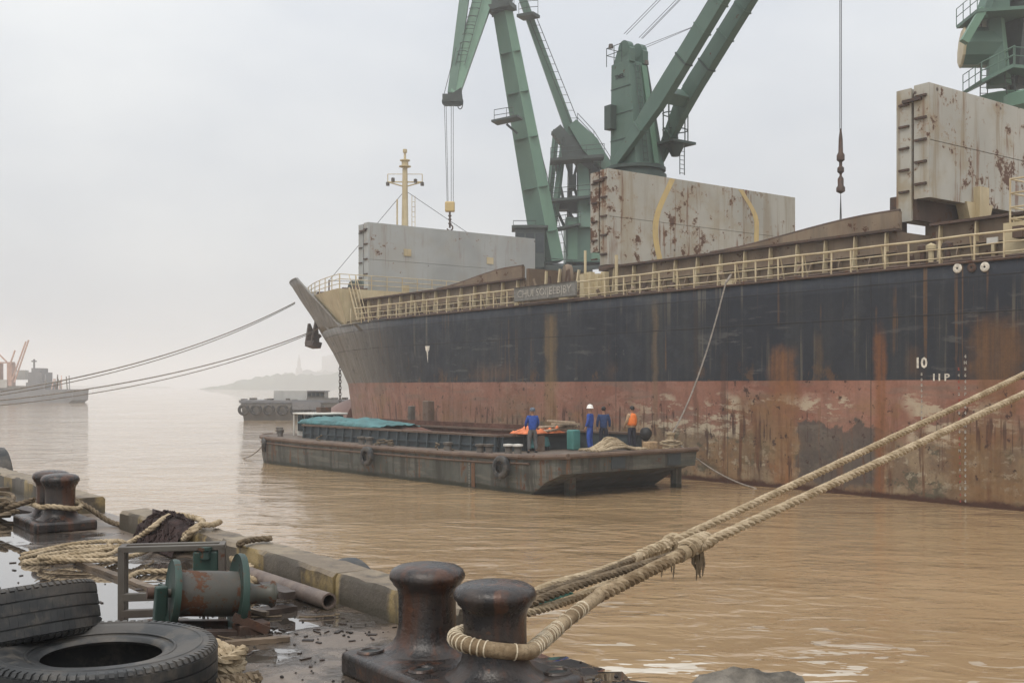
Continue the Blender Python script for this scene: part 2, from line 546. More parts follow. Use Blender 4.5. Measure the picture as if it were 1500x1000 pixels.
M['mark'] = plain('mark_white', (.62, .58, .5), .7, .3, 12)
M['board_letter'] = plain('board_lettering', (.36, .34, .3), .7, .35, 12)
M['board'] = plain('board_grey', (.17, .165, .15), .7, .3, 8)
M['mark_r'] = plain('mark_red', (.3, .06, .04), .7, .3, 12)
M['mark_dk'] = plain('mark_black', (.02, .025, .025), .7)
M['barge'] = barge_mat()
M['barge_leg'] = painted('barge_grey', (.075, .08, .072), .62, 1.1, (.055, .06, .055), .55, .7, .9)
M['barge_wall'] = painted('barge_blue_grey', (.055, .07, .078), .2, 1.5, (.04, .052, .06), .55)
M['rail_rust'] = painted('rub_rail_rust', (.15, .105, .078), .6, 2.5, (.1, .066, .048), .7)
M['barge_deck'] = painted('barge_deck', (.15, .12, .095), .4, 1.5, (.1, .075, .06), .7)
M['orange_band'] = painted('orange_band', (.17, .085, .042), .6, 3)
M['tarp_teal'] = plain('teal_tarpaulin', (.045, .14, .145), .55, .35, 4., .3, .4, 0., .03)
M['tarp_orange'] = plain('orange_tarpaulin', (.62, .17, .06), .6, .3, 4., .3, .4, 0., .03)
M['teal_box'] = painted('teal_box', (.07, .22, .2), .15, 3)
M['cargo'] = plain('brown_cargo', (.12, .06, .045), .9, .35, 3., .8, .2, 0., .06)
M['plank'] = plain('wet_timber', (.13, .095, .065), .6, .4, 9., .5)
M['plank_dark'] = plain('rotten_timber', (.04, .028, .022), .5, .5, 12., .8)
M['plank_pale'] = plain('pale_timber', (.36, .28, .2), .7, .3, 9., .4)
M['winchgreen'] = painted('winch_green', (.022, .045, .037), .6, 5, (.032, .062, .05), .45, .5, .6)
M['drum'] = painted('drum_worn', (.06, .055, .046), .85, 4, (.085, .085, .07), .45, .6, .9)
M['frame'] = painted('frame_steel', (.11, .1, .085), .5, 5, (.075, .06, .05), .5)
M['net'] = plain('dark_netting', (.035, .022, .02), .85, .5, 22., 1., .2, 0., .03)
M['pipe'] = iron_mat('pipe_steel', (.13, .1, .085), (.19, .15, .125), .4, .5)
M['rock'] = plain('grey_rock', (.13, .115, .095), .75, .6, 9., .9, .3, 0., .05)
M['skin'] = plain('skin', (.36, .2, .13), .6, .1, 8., .05)
M['hair'] = plain('black_hair', (.012, .01, .01), .6, .2, 40., .3)
M['blue'] = plain('blue_workwear', (.025, .07, .3), .85, .25, 14., .4)
M['navy'] = plain('navy_workwear', (.022, .045, .12), .85, .25, 14., .4)
M['greycloth'] = plain('grey_trousers', (.1, .1, .1), .9, .25, 14., .4)
M['darkcloth'] = plain('dark_trousers', (.02, .022, .035), .9, .25, 14., .4)
M['tancloth'] = plain('tan_jacket', (.4, .27, .17), .9, .25, 14., .4)
M['vest'] = plain('orange_life_vest', (.75, .19, .04), .7, .15, 14., .3)
M['shoe'] = plain('dark_shoe', (.015, .015, .016), .6)
M['helmet'] = plain('white_helmet', (.75, .74, .7), .35, .06)
M['cap'] = plain('grey_cap', (.1, .12, .15), .8)
M['pebble'] = plain('coal_pebble', (.02, .017, .015), .7)
M['glass'] = plain('dark_glass', (.02, .03, .035), .08, .1, 4., 0.)
M['far_hull'] = painted('far_hull', (.21, .21, .22), .1, .4)  # far hull and work barge colours paled to stand in for haze
M['far_red'] = painted('far_crane_red', (.5, .33, .27), .05, .4)
M['far_white'] = painted('far_white', (.5, .5, .48), .05, .4)
M['far_brown'] = painted('far_brown', (.19, .175, .155), .2, .6)
M['shore'] = plain('wooded_shore', (.05, .07, .04), .9, .4, .05, .5, .2, 0., 2.)
M['tower'] = plain('pale_building', (.3, .29, .27), .8, .1, .2)
M['concrete'] = plain('pier_concrete', (.2, .19, .17), .8, .25, .8)
M['chain'] = iron_mat('chain_iron', (.05, .04, .035), (.09, .065, .05), .6, .6)
M['pink'] = painted('bulb_red_oxide', (.27, .15, .12), .15, .6, (.22, .115, .09))
M['tan_box'] = plain('wicker_basket', (.35, .24, .14), .8, .35, 25., .6)


# ------------------------------------------------------------------ mesh helper
class MB:
    def __init__(s):
        s.v, s.f, s.mi = [], [], []
        s.cur = 0

    def add(s, vs, fs, mi=None):
        o = len(s.v)
        s.v += [tuple(v) for v in vs]
        s.f += [tuple(i + o for i in f) for f in fs]
        s.mi += [s.cur if mi is None else mi] * len(fs)
        return s

    def box(s, c, size, rot=None, mi=None):
        hx, hy, hz = (q / 2 for q in size)
        vs = [Vector((a * hx, b * hy, d * hz)) for a in (-1, 1) for b in (-1, 1) for d in (-1, 1)]
        if rot is not None:
            vs = [rot @ v for v in vs]
        c = Vector(c)
        return s.add([v + c for v in vs], [(0, 1, 3, 2), (4, 6, 7, 5), (0, 4, 5, 1), (2, 3, 7, 6), (0, 2, 6, 4), (1, 5, 7, 3)], mi)

    def b2(s, x0, x1, y0, y1, z0, z1, mi=None):
        return s.box(((x0 + x1) / 2, (y0 + y1) / 2, (z0 + z1) / 2), (abs(x1 - x0), abs(y1 - y0), abs(z1 - z0)), None, mi)

    def bar(s, p, q, w, h=None, up=(0, 0, 1), w2=None, h2=None, mi=None):
        p, q = Vector(p), Vector(q)
        h = h or w
        w2 = w2 or w
        h2 = h2 or h
        d = (q - p).normalized()
        u = Vector(up)
        if abs(d.dot(u)) > .99:
            u = Vector((1, 0, 0))
        sd = d.cross(u).normalized()
        u = sd.cross(d)
        vs = []
        for c, ww, hh in ((p, w, h), (q, w2, h2)):
            vs += [c + sd * a * ww / 2 + u * b * hh / 2 for a, b in ((-1, -1), (1, -1), (1, 1), (-1, 1))]
        return s.add(vs, [(3, 2, 1, 0), (4, 5, 6, 7), (0, 1, 5, 4), (1, 2, 6, 5), (2, 3, 7, 6), (3, 0, 4, 7)], mi)

    def tube(s, pts, r, n=6, closed=False, mi=None):
        pts = [Vector(p) for p in pts]
        k = len(pts)
        rr = r if isinstance(r, (list, tuple)) else [r] * k
        fr = frames(pts, closed)
        vs = []
        for p, (t, a, b), q in zip(pts, fr, rr):
            vs += [p + (a * math.cos(2 * math.pi * i / n) + b * math.sin(2 * math.pi * i / n)) * q for i in range(n)]
        fs = []
        for j in range(k if closed else k - 1):
            j2 = (j + 1) % k
            for i in range(n):
                i2 = (i + 1) % n
                fs.append((j * n + i, j * n + i2, j2 * n + i2, j2 * n + i))
        if not closed:
            fs += [tuple(range(n - 1, -1, -1)), tuple((k - 1) * n + i for i in range(n))]
        return s.add(vs, fs, mi)

    def rod(s, p, q, r, n=6, r2=None, mi=None):
        return s.tube([p, q], [r, r2 if r2 is not None else r], n, mi=mi)

    def lathe(s, prof, n=24, mat=None, mi=None):
        mat = mat or Matrix.Identity(4)
        vs, fs = [], []
        for r, z in prof:
            vs += [mat @ Vector((r * math.cos(2 * math.pi * i / n), r * math.sin(2 * math.pi * i / n), z)) for i in range(n)]
        for j in range(len(prof) - 1):
            for i in range(n):
                i2 = (i + 1) % n
                fs.append((j * n + i, j * n + i2, (j + 1) * n + i2, (j + 1) * n + i))
        if prof[0][0] > 1e-5:
            fs.append(tuple(range(n - 1, -1, -1)))
        if prof[-1][0] > 1e-5:
            fs.append(tuple((len(prof) - 1) * n + i for i in range(n)))
        return s.add(vs, fs, mi)

    def ring(s, prof, n=32, mat=None, mi=None):
        """closed profile revolved: torus like"""
        mat = mat or Matrix.Identity(4)
        k = len(prof)
        vs, fs = [], []
        for r, z in prof:
            vs += [mat @ Vector((r * math.cos(2 * math.pi * i / n), r * math.sin(2 * math.pi * i / n), z)) for i in range(n)]
        for j in range(k):
            j2 = (j + 1) % k
            for i in range(n):
                i2 = (i + 1) % n
                fs.append((j * n + i, j * n + i2, j2 * n + i2, j2 * n + i))
        return s.add(vs, fs, mi)

    def prism(s, poly, vec, mi=None):
        poly = [Vector(p) for p in poly]
        vec = Vector(vec)
        n = len(poly)
        return s.add(poly + [p + vec for p in poly],
                     [tuple(range(n - 1, -1, -1)), tuple(range(n, 2 * n))] + [(i, (i + 1) % n, n + (i + 1) % n, n + i) for i in range(n)], mi)

    def blob(s, c, rad, seed=0, amp=.25, freq=1.5, nu=18, nv=11, flat=None, mi=None):
        c = Vector(c)
        vs, fs = [], []
        for j in range(nv + 1):
            th = math.pi * j / nv
            for i in range(nu):
                ph = 2 * math.pi * i / nu
                d = Vector((math.sin(th) * math.cos(ph), math.sin(th) * math.sin(ph), math.cos(th)))
                k = 1 + amp * mnoise.noise(d * freq + Vector((seed * 7.3, seed * 1.7, seed))) + amp * .5 * mnoise.noise(d * freq * 2.7 + Vector((seed, 5, seed * 3)))
                v = Vector((d.x * rad[0], d.y * rad[1], d.z * rad[2])) * k
                if flat is not None and v.z < flat:
                    v.z = flat
                vs.append(c + v)
        for j in range(nv):
            for i in range(nu):
                i2 = (i + 1) % nu
                fs.append((j * nu + i, (j + 1) * nu + i, (j + 1) * nu + i2, j * nu + i2))
        return s.add(vs, fs, mi)

    def gridf(s, fn, nu, nv, mi=None):
        vs = [fn(i / (nu - 1), j / (nv - 1)) for j in range(nv) for i in range(nu)]
        fs = [(j * nu + i, j * nu + i + 1, (j + 1) * nu + i + 1, (j + 1) * nu + i) for j in range(nv - 1) for i in range(nu - 1)]
        return s.add(vs, fs, mi)

    def mesh(s, name, mats, off=(0, 0, 0), smooth=40, weld=True, recalc=True):
        me = bpy.data.meshes.new(name)
        off = Vector(off)
        me.from_pydata([Vector(v) - off for v in s.v], [], s.f)
        mats = mats if isinstance(mats, (list, tuple)) else [mats]
        for m in mats:
            me.materials.append(M[m] if isinstance(m, str) else m)
        if len(mats) > 1:
            me.polygons.foreach_set('material_index', s.mi)
        if weld or recalc:
            bm = bmesh.new()
            bm.from_mesh(me)
            if weld:
                bmesh.ops.remove_doubles(bm, verts=bm.verts, dist=1e-5)
            if recalc:
                bmesh.ops.recalc_face_normals(bm, faces=bm.faces)
            bm.to_mesh(me)
            bm.free()
        if smooth:
            me.polygons.foreach_set('use_smooth', [True] * len(me.polygons))
            me.set_sharp_from_angle(angle=R(smooth))
        me.update()
        return me

    def build(s, name, mats, parent=None, smooth=40, bevel=0, label=None, **k):
        off = (0, 0, 0)
        if parent is not None:
            off = root_loc(parent)
        me = s.mesh(name, mats, off, smooth, **k)
        o = bpy.data.objects.new(name, me)
        C.objects.link(o)
        if parent is not None:
            o.parent = parent
        if bevel:
            md = o.modifiers.new('bevel', 'BEVEL')
            md.width = bevel
            md.segments = 2
            md.limit_method = 'ANGLE'
            md.angle_limit = R(35)
        if label:
            o['label'] = label
        return o


def root_loc(o):
    l = Vector((0, 0, 0))
    while o is not None:
        l += o.location
        o = o.parent
    return l


def frames(pts, closed=False):
    k = len(pts)
    out = []
    prev = None
    for i in range(k):
        if closed:
            t = (pts[(i + 1) % k] - pts[i - 1])
        else:
            t = pts[min(i + 1, k - 1)] - pts[max(i - 1, 0)]
        t = t.normalized() if t.length > 1e-9 else Vector((0, 0, 1))
        if prev is None:
            a = Vector((0, 0, 1)).cross(t)
            if a.length < .05:
                a = Vector((1, 0, 0)).cross(t)
            a.normalize()
        else:
            a = (prev - t * prev.dot(t)).normalized()
        prev = a
        out.append((t, a, t.cross(a)))
    return out


def spline(pts, ds, closed=False):
    pts = [Vector(p) for p in pts]
    k = len(pts)
    res = []
    segs = k if closed else k - 1
    for i in range(segs):
        if closed:
            p0, p1, p2, p3 = pts[i - 1], pts[i], pts[(i + 1) % k], pts[(i + 2) % k]
        else:
            p1, p2 = pts[i], pts[i + 1]
            p0 = pts[i - 1] if i else p1 * 2 - p2
            p3 = pts[i + 2] if i + 2 < k else p2 * 2 - p1
        n = max(1, int((p2 - p1).length / ds))
        for j in range(n):
            t = j / n
            res.append(.5 * ((2 * p1) + (p2 - p0) * t + (2 * p0 - 5 * p1 + 4 * p2 - p3) * t * t + (3 * p1 - p0 - 3 * p2 + p3) * t ** 3))
    if not closed:
        res.append(pts[-1])
    return res


def sag(p, q, drop, n=24):
    p, q = Vector(p), Vector(q)
    return [p.lerp(q, i / n) - Vector((0, 0, 4 * drop * (i / n) * (1 - i / n))) for i in range(n + 1)]


def laid(mb, path, r, pitch=None, n=6, strands=3, per=9, fuzz=0., seed=0, closed=False):
    """three-strand laid rope along a path"""
    pitch = pitch or r * 7
    ds = pitch / per
    pts = spline(path, ds, closed)
    fr = frames(pts, closed)
    rg = random.Random(seed)
    L = 0
    ang = []
    for i in range(len(pts)):
        if i:
            L += (pts[i] - pts[i - 1]).length
        ang.append(L / pitch * 2 * math.pi)
    for k in range(strands):
        o = []
        for p, (t, a, b), q in zip(pts, fr, ang):
            th = q + 2 * math.pi * k / strands
            j = r * .5 * (1 + fuzz * (rg.random() - .5))
            o.append(p + (a * math.cos(th) + b * math.sin(th)) * j)
        mb.tube(o, r * .56, n, closed)
    return mb


def tag(o, label=None, cat=None, group=None, kind=None):
    if label:
        o['label'] = label
    if cat:
        o['category'] = cat
    if group:
        o['group'] = group
    if kind:
        o['kind'] = kind
    return o


def thing(name, label, cat, loc=(0, 0, 0), group=None):
    o = bpy.data.objects.new(name, None)
    o.empty_display_size = .2
    C.objects.link(o)
    o.location = loc
    return tag(o, label, cat, group)


def share(src, parent, loc=(0, 0, 0), name=None):
    """another object on the same mesh, placed under parent at a local offset"""
    o = src.copy()
    C.objects.link(o)
    if name:
        o.name = name
    o.parent = parent
    o.location = loc
    return o


def copy_tree(o, parent=None):
    c = o.copy()
    C.objects.link(c)
    c.parent = parent
    for ch in list(o.children):
        copy_tree(ch, c)
    return c


def V3(*a):
    return Vector(a)


CF = Vector((.594, .8045, 0))
CR = Vector((.8045, -.594, 0))


def at(px, py, x=None, y=None, z=None, Z=None):
    """a point of the place read off the survey photograph, on the plane x, y or z = const or at a distance Z"""
    u, v = (px - 750) / 1600, (565 - py) / 1600
    ax, ay = CR.x * u + CF.x, CR.y * u + CF.y
    if x is not None:
        Z = x / ax
    elif y is not None:
        Z = y / ay
    elif z is not None:
        Z = (z - CAM_H) / v
    return Vector((ax * Z, ay * Z, CAM_H + v * Z))


# ================================================================== SETTING
QZ = 2.7          # quay deck height
QX = 3.85         # quay edge
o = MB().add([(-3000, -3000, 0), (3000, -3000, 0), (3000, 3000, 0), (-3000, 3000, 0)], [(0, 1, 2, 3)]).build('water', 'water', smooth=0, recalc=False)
tag(o, kind='structure')

# quay: a slab with a chipped edge beside the near bollard
edge = [(QX, 150)]
yy = 12.6
while yy > 5.4:
    edge.append((QX + random.uniform(-.01, .01), yy))
    yy -= .6
rg = random.Random(3)
while yy > 2.2:
    edge.append((QX + .02 + rg.uniform(-.07, .06), yy))
    yy -= .07
edge += [(QX, 1.8), (QX, -25)]
mb = MB()
top = [(x, y, QZ) for x, y in edge]
mid = []
for x, y, z in top:
    k = 1. if 2.2 < y < 5.4 else .2
    mid.append((x + k * .05 + k * rg.uniform(-.02, .05), y, QZ - .05 - k * rg.uniform(0, .05)))
bot = [(QX + .1, y, -1.5) for x, y, z in top]
n = len(top)
# the worn lip dips a little
lip = [(x - .25, y, QZ) for x, y, z in top]
vs = lip + [(x, y, z - (rg.uniform(.0, .035) if 2.2 < y < 5.4 else .004)) for x, y, z in top] + mid + bot + [(-60, y, QZ) for x, y, z in top]
fs = []
for i in range(n - 1):
    for a, b in ((4, 0), (0, 1), (1, 2), (2, 3)):
        fs.append((a * n + i, a * n + i + 1, b * n + i + 1, b * n + i))
mb.add(vs, fs)
quay = mb.build('quay', 'quay', smooth=50)
tag(quay, kind='structure')

# kerb of cast blocks along the quay edge, with a gap at the far bollards
kerb = thing('kerb', None, None, (3.5, 0, QZ))
kerb['kind'] = 'structure'
rg = random.Random(5)
def kerb_block(y0, y1):
    h = .22 + rg.uniform(-.012, .012)
    dx = rg.uniform(-.012, .012)
    n = max(3, int((y1 - y0) / .12))
    sec = [(3.5, 0), (3.5, h - .03), (3.525, h), (3.79, h), (3.82, h - .03), (3.82, 0)]
    vs, fs = [], []
    for i in range(n + 1):
        y = y0 + (y1 - y0) * i / n
        for j, (x, z) in enumerate(sec):
            c = .016 if j in (1, 2, 3, 4) else 0
            vs.append((x + dx + rg.uniform(-c, c) * .6, y, QZ - .01 + z - rg.uniform(0, c)))
    k = len(sec)
    for i in range(n):
        for j in range(k):
            j2 = (j + 1) % k
            fs.append((i * k + j, i * k + j2, (i + 1) * k + j2, (i + 1) * k + j))
    fs += [tuple(range(k)), tuple(n * k + j for j in range(k))]
    MB().add(vs, fs).build('kerb_block', 'kerb', kerb, smooth=35)
y = 5.28
for L in (1.55, 2.1, 1.25, 1.5):
    kerb_block(y, y + L - .025)
    y += L
y = 13.3
while y < 62:
    L = rg.uniform(1.7, 2.2)
    kerb_block(y, y + L - .025)
    y += L

# far pier on which the dock cranes stand, hidden behind the ship
tag(MB().b2(62, 84, 16, 104, -1.5, 2.2).build('pier', 'concrete', smooth=0), kind='structure')

# far shore: low wooded land and a skyline lost in the haze
def shore(x0px, x1px, Z, hs, seed):
    mb = MB()
    n = 60
    vs, fs = [], []
    for i in range(n + 1):
        t = i / n
        px = x0px + (x1px - x0px) * t
        h = np.interp(t, [a for a, b in hs], [b for a, b in hs])
        h = h * (1 + .35 * mnoise.noise(V3(t * 14, seed, 0)) + .25 * mnoise.noise(V3(t * 45, seed, 3)))
        a = at(px, 565, Z=Z)
        b = at(px, 565, Z=Z + 12)
        d = at(px, 565, Z=Z + 60)
        vs += [(a.x, a.y, -.2), (a.x, a.y, .5), (b.x, b.y, max(.6, h)), (d.x, d.y, max(.4, h * .5)), (d.x, d.y, -.2)]
    for i in range(n):
        for j in range(4):
            fs.append((i * 5 + j, i * 5 + j + 1, (i + 1) * 5 + j + 1, (i + 1) * 5 + j))
    mb.add(vs, fs)
    tag(mb.build('hill', 'shore', smooth=60), kind='structure')
shore(292, 620, 1300, [(0, .3), (.12, 6), (.25, 14), (.35, 19), (.5, 17), (.7, 21), (1, 16)], 1)
shore(380, 700, 1700, [(0, 10), (.2, 30), (.35, 23), (.5, 36), (1, 30)], 2)
shore(-260, 250, 2200, [(0, 10), (.4, 8), (.8, 4), (1, 2)], 3)

t = thing('pagoda_tower', 'slim pale tower rising from the hazy far shore', 'tower', (*at(438, 565, Z=1600).xy, 5))
b = at(438, 565, Z=1600)
mb = MB()
mb.lathe([(3.6, 0), (3.2, 7), (2.2, 8), (1.9, 12), (1.2, 12.5), (1.0, 16), (.2, 20)], 8, Matrix.Translation((b.x, b.y, 0)) @ Matrix.Scale(2.5, 4))
mb.build('shaft', 'tower', t)
for k, (px, wd, ht, dp) in enumerate(((486, 12, 22, 12), (496, 9, 17, 10), (474, 8, 12, 9))):
    b = at(px, 565, Z=1800)
    wd, ht, dp = wd * 2.4, ht * 2.4, dp * 2.4
    t = thing('tower_block', ['tallest pale tower block on the hazy far shore beside the bow', 'middle pale tower block on the far shore nearest the bow',
                              'lowest pale tower block on the far shore beside the pale tower'][k], 'building', (b.x, b.y, 0), 'tower blocks on the far shore')
    mb = MB().box((b.x, b.y, ht / 2), (wd, dp, ht), Matrix.Rotation(-.6, 3, 'Z'))
    mb.box((b.x, b.y, ht + 1.2), (wd * .45, dp * .45, 2.4), Matrix.Rotation(-.6, 3, 'Z'))
    mb.build('wall', 'tower', t, smooth=0)

# ================================================================== CARGO SHIP
SX, BC = 35.5, 46.7          # near side and centreline
HB = BC - SX
ZN = [-1.5, 1.5, 3, 4.3, 5.5, 7, 8.5, 10, 11.5, 13, 14]
STEM = [86.5, 86.8, 87.1, 87.4, 88.4, 89.9, 91.7, 93.3, 95.3, 97.1, 98]
ENT = [36, 35.4, 34.7, 34.2, 33.6, 33, 32.4, 31.7, 31.1, 30.4, 30]

def hull_y(z, t):
    S = float(np.interp(z, ZN, STEM))
    L = float(np.interp(z, ZN, ENT))
    return S - L + L * t

def hull_pt(z, t, side=-1, inset=0.):
    """t<=0 straight side, 0..1 the curved bow"""
    S = float(np.interp(z, ZN, STEM))
    L = float(np.interp(z, ZN, ENT))
    y = S - L + L * t
    hb = HB - inset if t <= 0 else max(0., (HB - inset) * (1 - t * t))
    return Vector((BC + side * hb, y - (inset if t > .9 else 0), z))

ZD = 8.5
def sheer(y):
    return float(np.interp(y, [-100, 71.2, 73.7, 76.5, 78.2, 79.7, 83, 88, 98], [ZD, ZD, 9.75, 11.25, 12.2, 12.75, 12.9, 13.1, 13.25]))

ship = thing('cargo_ship', 'rusty navy and red cargo ship with hatch covers folded upright', 'ship', (BC, 40, 0))
ts = [-2.6, -2.2, -1.6, -1.1, -.8, -.5, -.25, -.1, 0] + [i / 44 for i in range(1, 45)]
zz = [-1.5, 0, .8, 1.6, 2.4, 3, 3.6, 4.3, 4.9, 5.5, 6.2, 7, 7.8, 8.5]
mb = MB()
for side in (-1, 1):
    def f(a, b):
        i, j = round(a * (len(ts) - 1)), round(b * (len(zz) - 1) + 0)
        return hull_pt(zz[j], ts[i], side)
    mb.gridf(f, len(ts), len(zz))
    # forecastle shell above the main deck
    nb = 9
    tb = [i / 40 for i in range(2, 41)]
    def f2(a, b):
        t = tb[round(a * (len(tb) - 1))]
        # walk up from the deck to the sheer line, following the flare
        z = ZD
        for _ in range(6):
            zt = max(ZD + .02, sheer(hull_y(z, t)))
            z = ZD + (zt - ZD) * b
        return hull_pt(z, t, side)
    mb.gridf(f2, len(tb), nb)
ship_hull = mb.build('hull', 'hull', ship, smooth=60)
md = ship_hull.modifiers.new('plate', 'SOLIDIFY')
md.thickness = .12
md.offset = -1
cap_ = []
for t in [i / 60 for i in range(4, 61)]:
    z = ZD
    for _ in range(6):
        z = max(ZD + .02, sheer(hull_y(z, t)))
    cap_.append(hull_pt(z, t))
MB().tube(cap_, .05, 6).build('bulwark_cap', 'hull', ship)
# main deck and forecastle deck
mb = MB()
def deckf(z, t0, t1, inset, n=40):
    L = [hull_pt(z, t0 + (t1 - t0) * i / n, -1, inset) for i in range(n + 1)]
    Rr = [Vector((2 * BC - p.x, p.y, p.z)) for p in L]
    vs = L + Rr
    return vs, [(i, i + 1, n + 2 + i, n + 1 + i) for i in range(n)]
vs, fs = deckf(ZD - .06, -2.6, .97, .13)
mb.add(vs, fs)
mb.build('main_deck', 'deckdark', ship, smooth=0)

# forecastle house set inside the shell
FZ = 11.15
mb = MB()
def hull_at(z, y, side=-1, inset_=0.):
    S = float(np.interp(z, ZN, STEM))
    L = float(np.interp(z, ZN, ENT))
    t = min(.985, (y - (S - L)) / L)
    return hull_pt(z, t, side, inset_)
yf_ = [70.0 + .6 * i for i in range(42)]
for side in (-1, 1):
    def ff(a, b):
        return hull_at(ZD - .05 + (FZ - ZD + .05) * b, yf_[round(a * (len(yf_) - 1))], side, .3)
    mb.gridf(ff, len(yf_), 7)
out = [hull_at(FZ, y, -1, .3) for y in yf_]
mb.add([v for p in out for v in (p, (2 * BC - p.x, p.y, p.z))], [(2 * i, 2 * i + 1, 2 * i + 3, 2 * i + 2) for i in range(len(out) - 1)])
a_, b_ = hull_at(ZD - .05, yf_[0], -1, .3), out[0]
mb.add([a_, b_, (2 * BC - b_.x, b_.y, b_.z), (2 * BC - a_.x, a_.y, a_.z)], [(0, 1, 2, 3)])
mb.build('forecastle', 'cream', ship, smooth=25)
FY = out[0].y

# rails: near side, main deck
post = MB().rod((SX + .22, 0, ZD - .04), (SX + .22, 0, ZD + 1.0), .038, 6)
post_me = post.mesh('stanchion', 'cream_rail', (BC, 0, 0))
brace_me = MB().rod((SX + .22, 0, ZD + .98), (SX + .62, .12, ZD - .03), .03, 5).mesh('rail_brace', 'cream_rail', (BC, 0, 0))
ys = [16.5 + 1.2 * i for i in range(43)]
first_post = None
def mesh_obj(name, me, parent, loc, rot=None):
    o = bpy.data.objects.new(name, me)
    C.objects.link(o)
    o.parent = parent
    o.location = loc
    if rot:
        o.rotation_euler = rot
    return o
for i, y in enumerate(ys):
    if 42.6 < y < 47.6:
        continue
    mesh_obj('stanchion', post_me, ship, (0, y - 40, 0), (random.uniform(-.02, .02), 0, 0))
    if i % 3:
        mesh_obj('rail_brace', brace_me, ship, (0, y - 40, 0))
for h, r in ((1.0, .045), (.62, .028), (.3, .028)):
    MB().tube([(SX + .22, y, ZD - .02 + h + .012 * math.sin(y * 1.7 + h * 9)) for y in np.arange(14, 68, 1.5)], r, 6).build('rail', 'cream_rail', ship)
# gunwale bar (rusty) along the deck edge
MB().tube([hull_pt(ZD + .02, t) + V3(-.02, 0, 0) for t in [-2.6, -1, -.5, 0] + [i / 40 for i in range(1, 4)]], .05, 6).build('gunwale', 'deckdark', ship)

# hatch coamings
def coaming(y0, y1, ramp0=0., ramp1=0.):
    """a long trunk standing on deck; y0 aft, y1 forward"""
    x0, x1, zt = 38.2, 55.2, 10.35
    mb = MB()
    mb.prism([(x0, y0, ZD - .05), (x0, y1, ZD - .05), (x0, y1, zt), (x0, y0, zt)], (x1 - x0, 0, 0))
    co = mb.build('hatch_coaming', 'coaming', ship, smooth=0)
    MB().b2(x0 - .28, x0 + .1, y0 - .1, y1 + .1, zt, zt + .1).build('coaming_rail', 'deckdark', ship, smooth=0)
    MB().b2(x0 - .2, x0, y0, y1, 9.5, 9.56).build('coaming_stiffener', 'coaming', ship, smooth=0)
    me = MB().prism([(x0, -.02, ZD), (x0, -.02, zt - .02), (x0 - .2, -.02, zt - .02), (x0 - .36, -.02, ZD)], (0, .045, 0)).mesh('coaming_stay', 'cream', (BC, 0, 0), 0)
    me2 = MB().prism([(x0, -.02, ZD), (x0, -.02, 9.5), (x0 - .14, -.02, 9.5), (x0 - .5, -.02, ZD)], (0, .05, 0)).mesh('coaming_stay', 'coaming', (BC, 0, 0), 0)
    y = y0 + .4
    i = 0
    while y < y1:
        if y > 15:
            mesh_obj('coaming_stay', me2 if i % 2 else me, ship, (0, y - 40, 0))
        y += .74
        i += 1
    return co
coaming(50.6, 70.0)
coaming(25.9, 43.2)
coaming(-12, 24.2)
# inclined track walls on top of the coamings where the covers roll
def track(ya, za, yb, zb, yc):
    x = 38.15
    pr = []
    n = 10
    for i in range(n + 1):
        t = i / n
        k = t * t * (3 - 2 * t)
        pr.append((x, ya + (yb - ya) * t, za + (zb - za) * k))
    poly = pr + [(x, yc, zb), (x, yc, 10.4), (x, ya, 10.4)]
    MB().prism(poly, (.22, 0, 0)).build('cover_track', 'coaming', ship, smooth=0)
    MB().tube([Vector(p) + V3(.1, 0, .03) for p in pr] + [V3(x + .1, yc, zb + .03)], .07, 6).build('track_rail', 'deckdark', ship)
track(60, 10.47, 52.0, 11.15, 50.7)
track(36, 10.47, 26.6, 11.15, 25.8)
# the end wall of the forward coaming seen beside the name board
MB().b2(38.4, 47, 50.35, 50.6, 9.0, 11.0).build('coaming_end', 'coaming', ship, smooth=0)

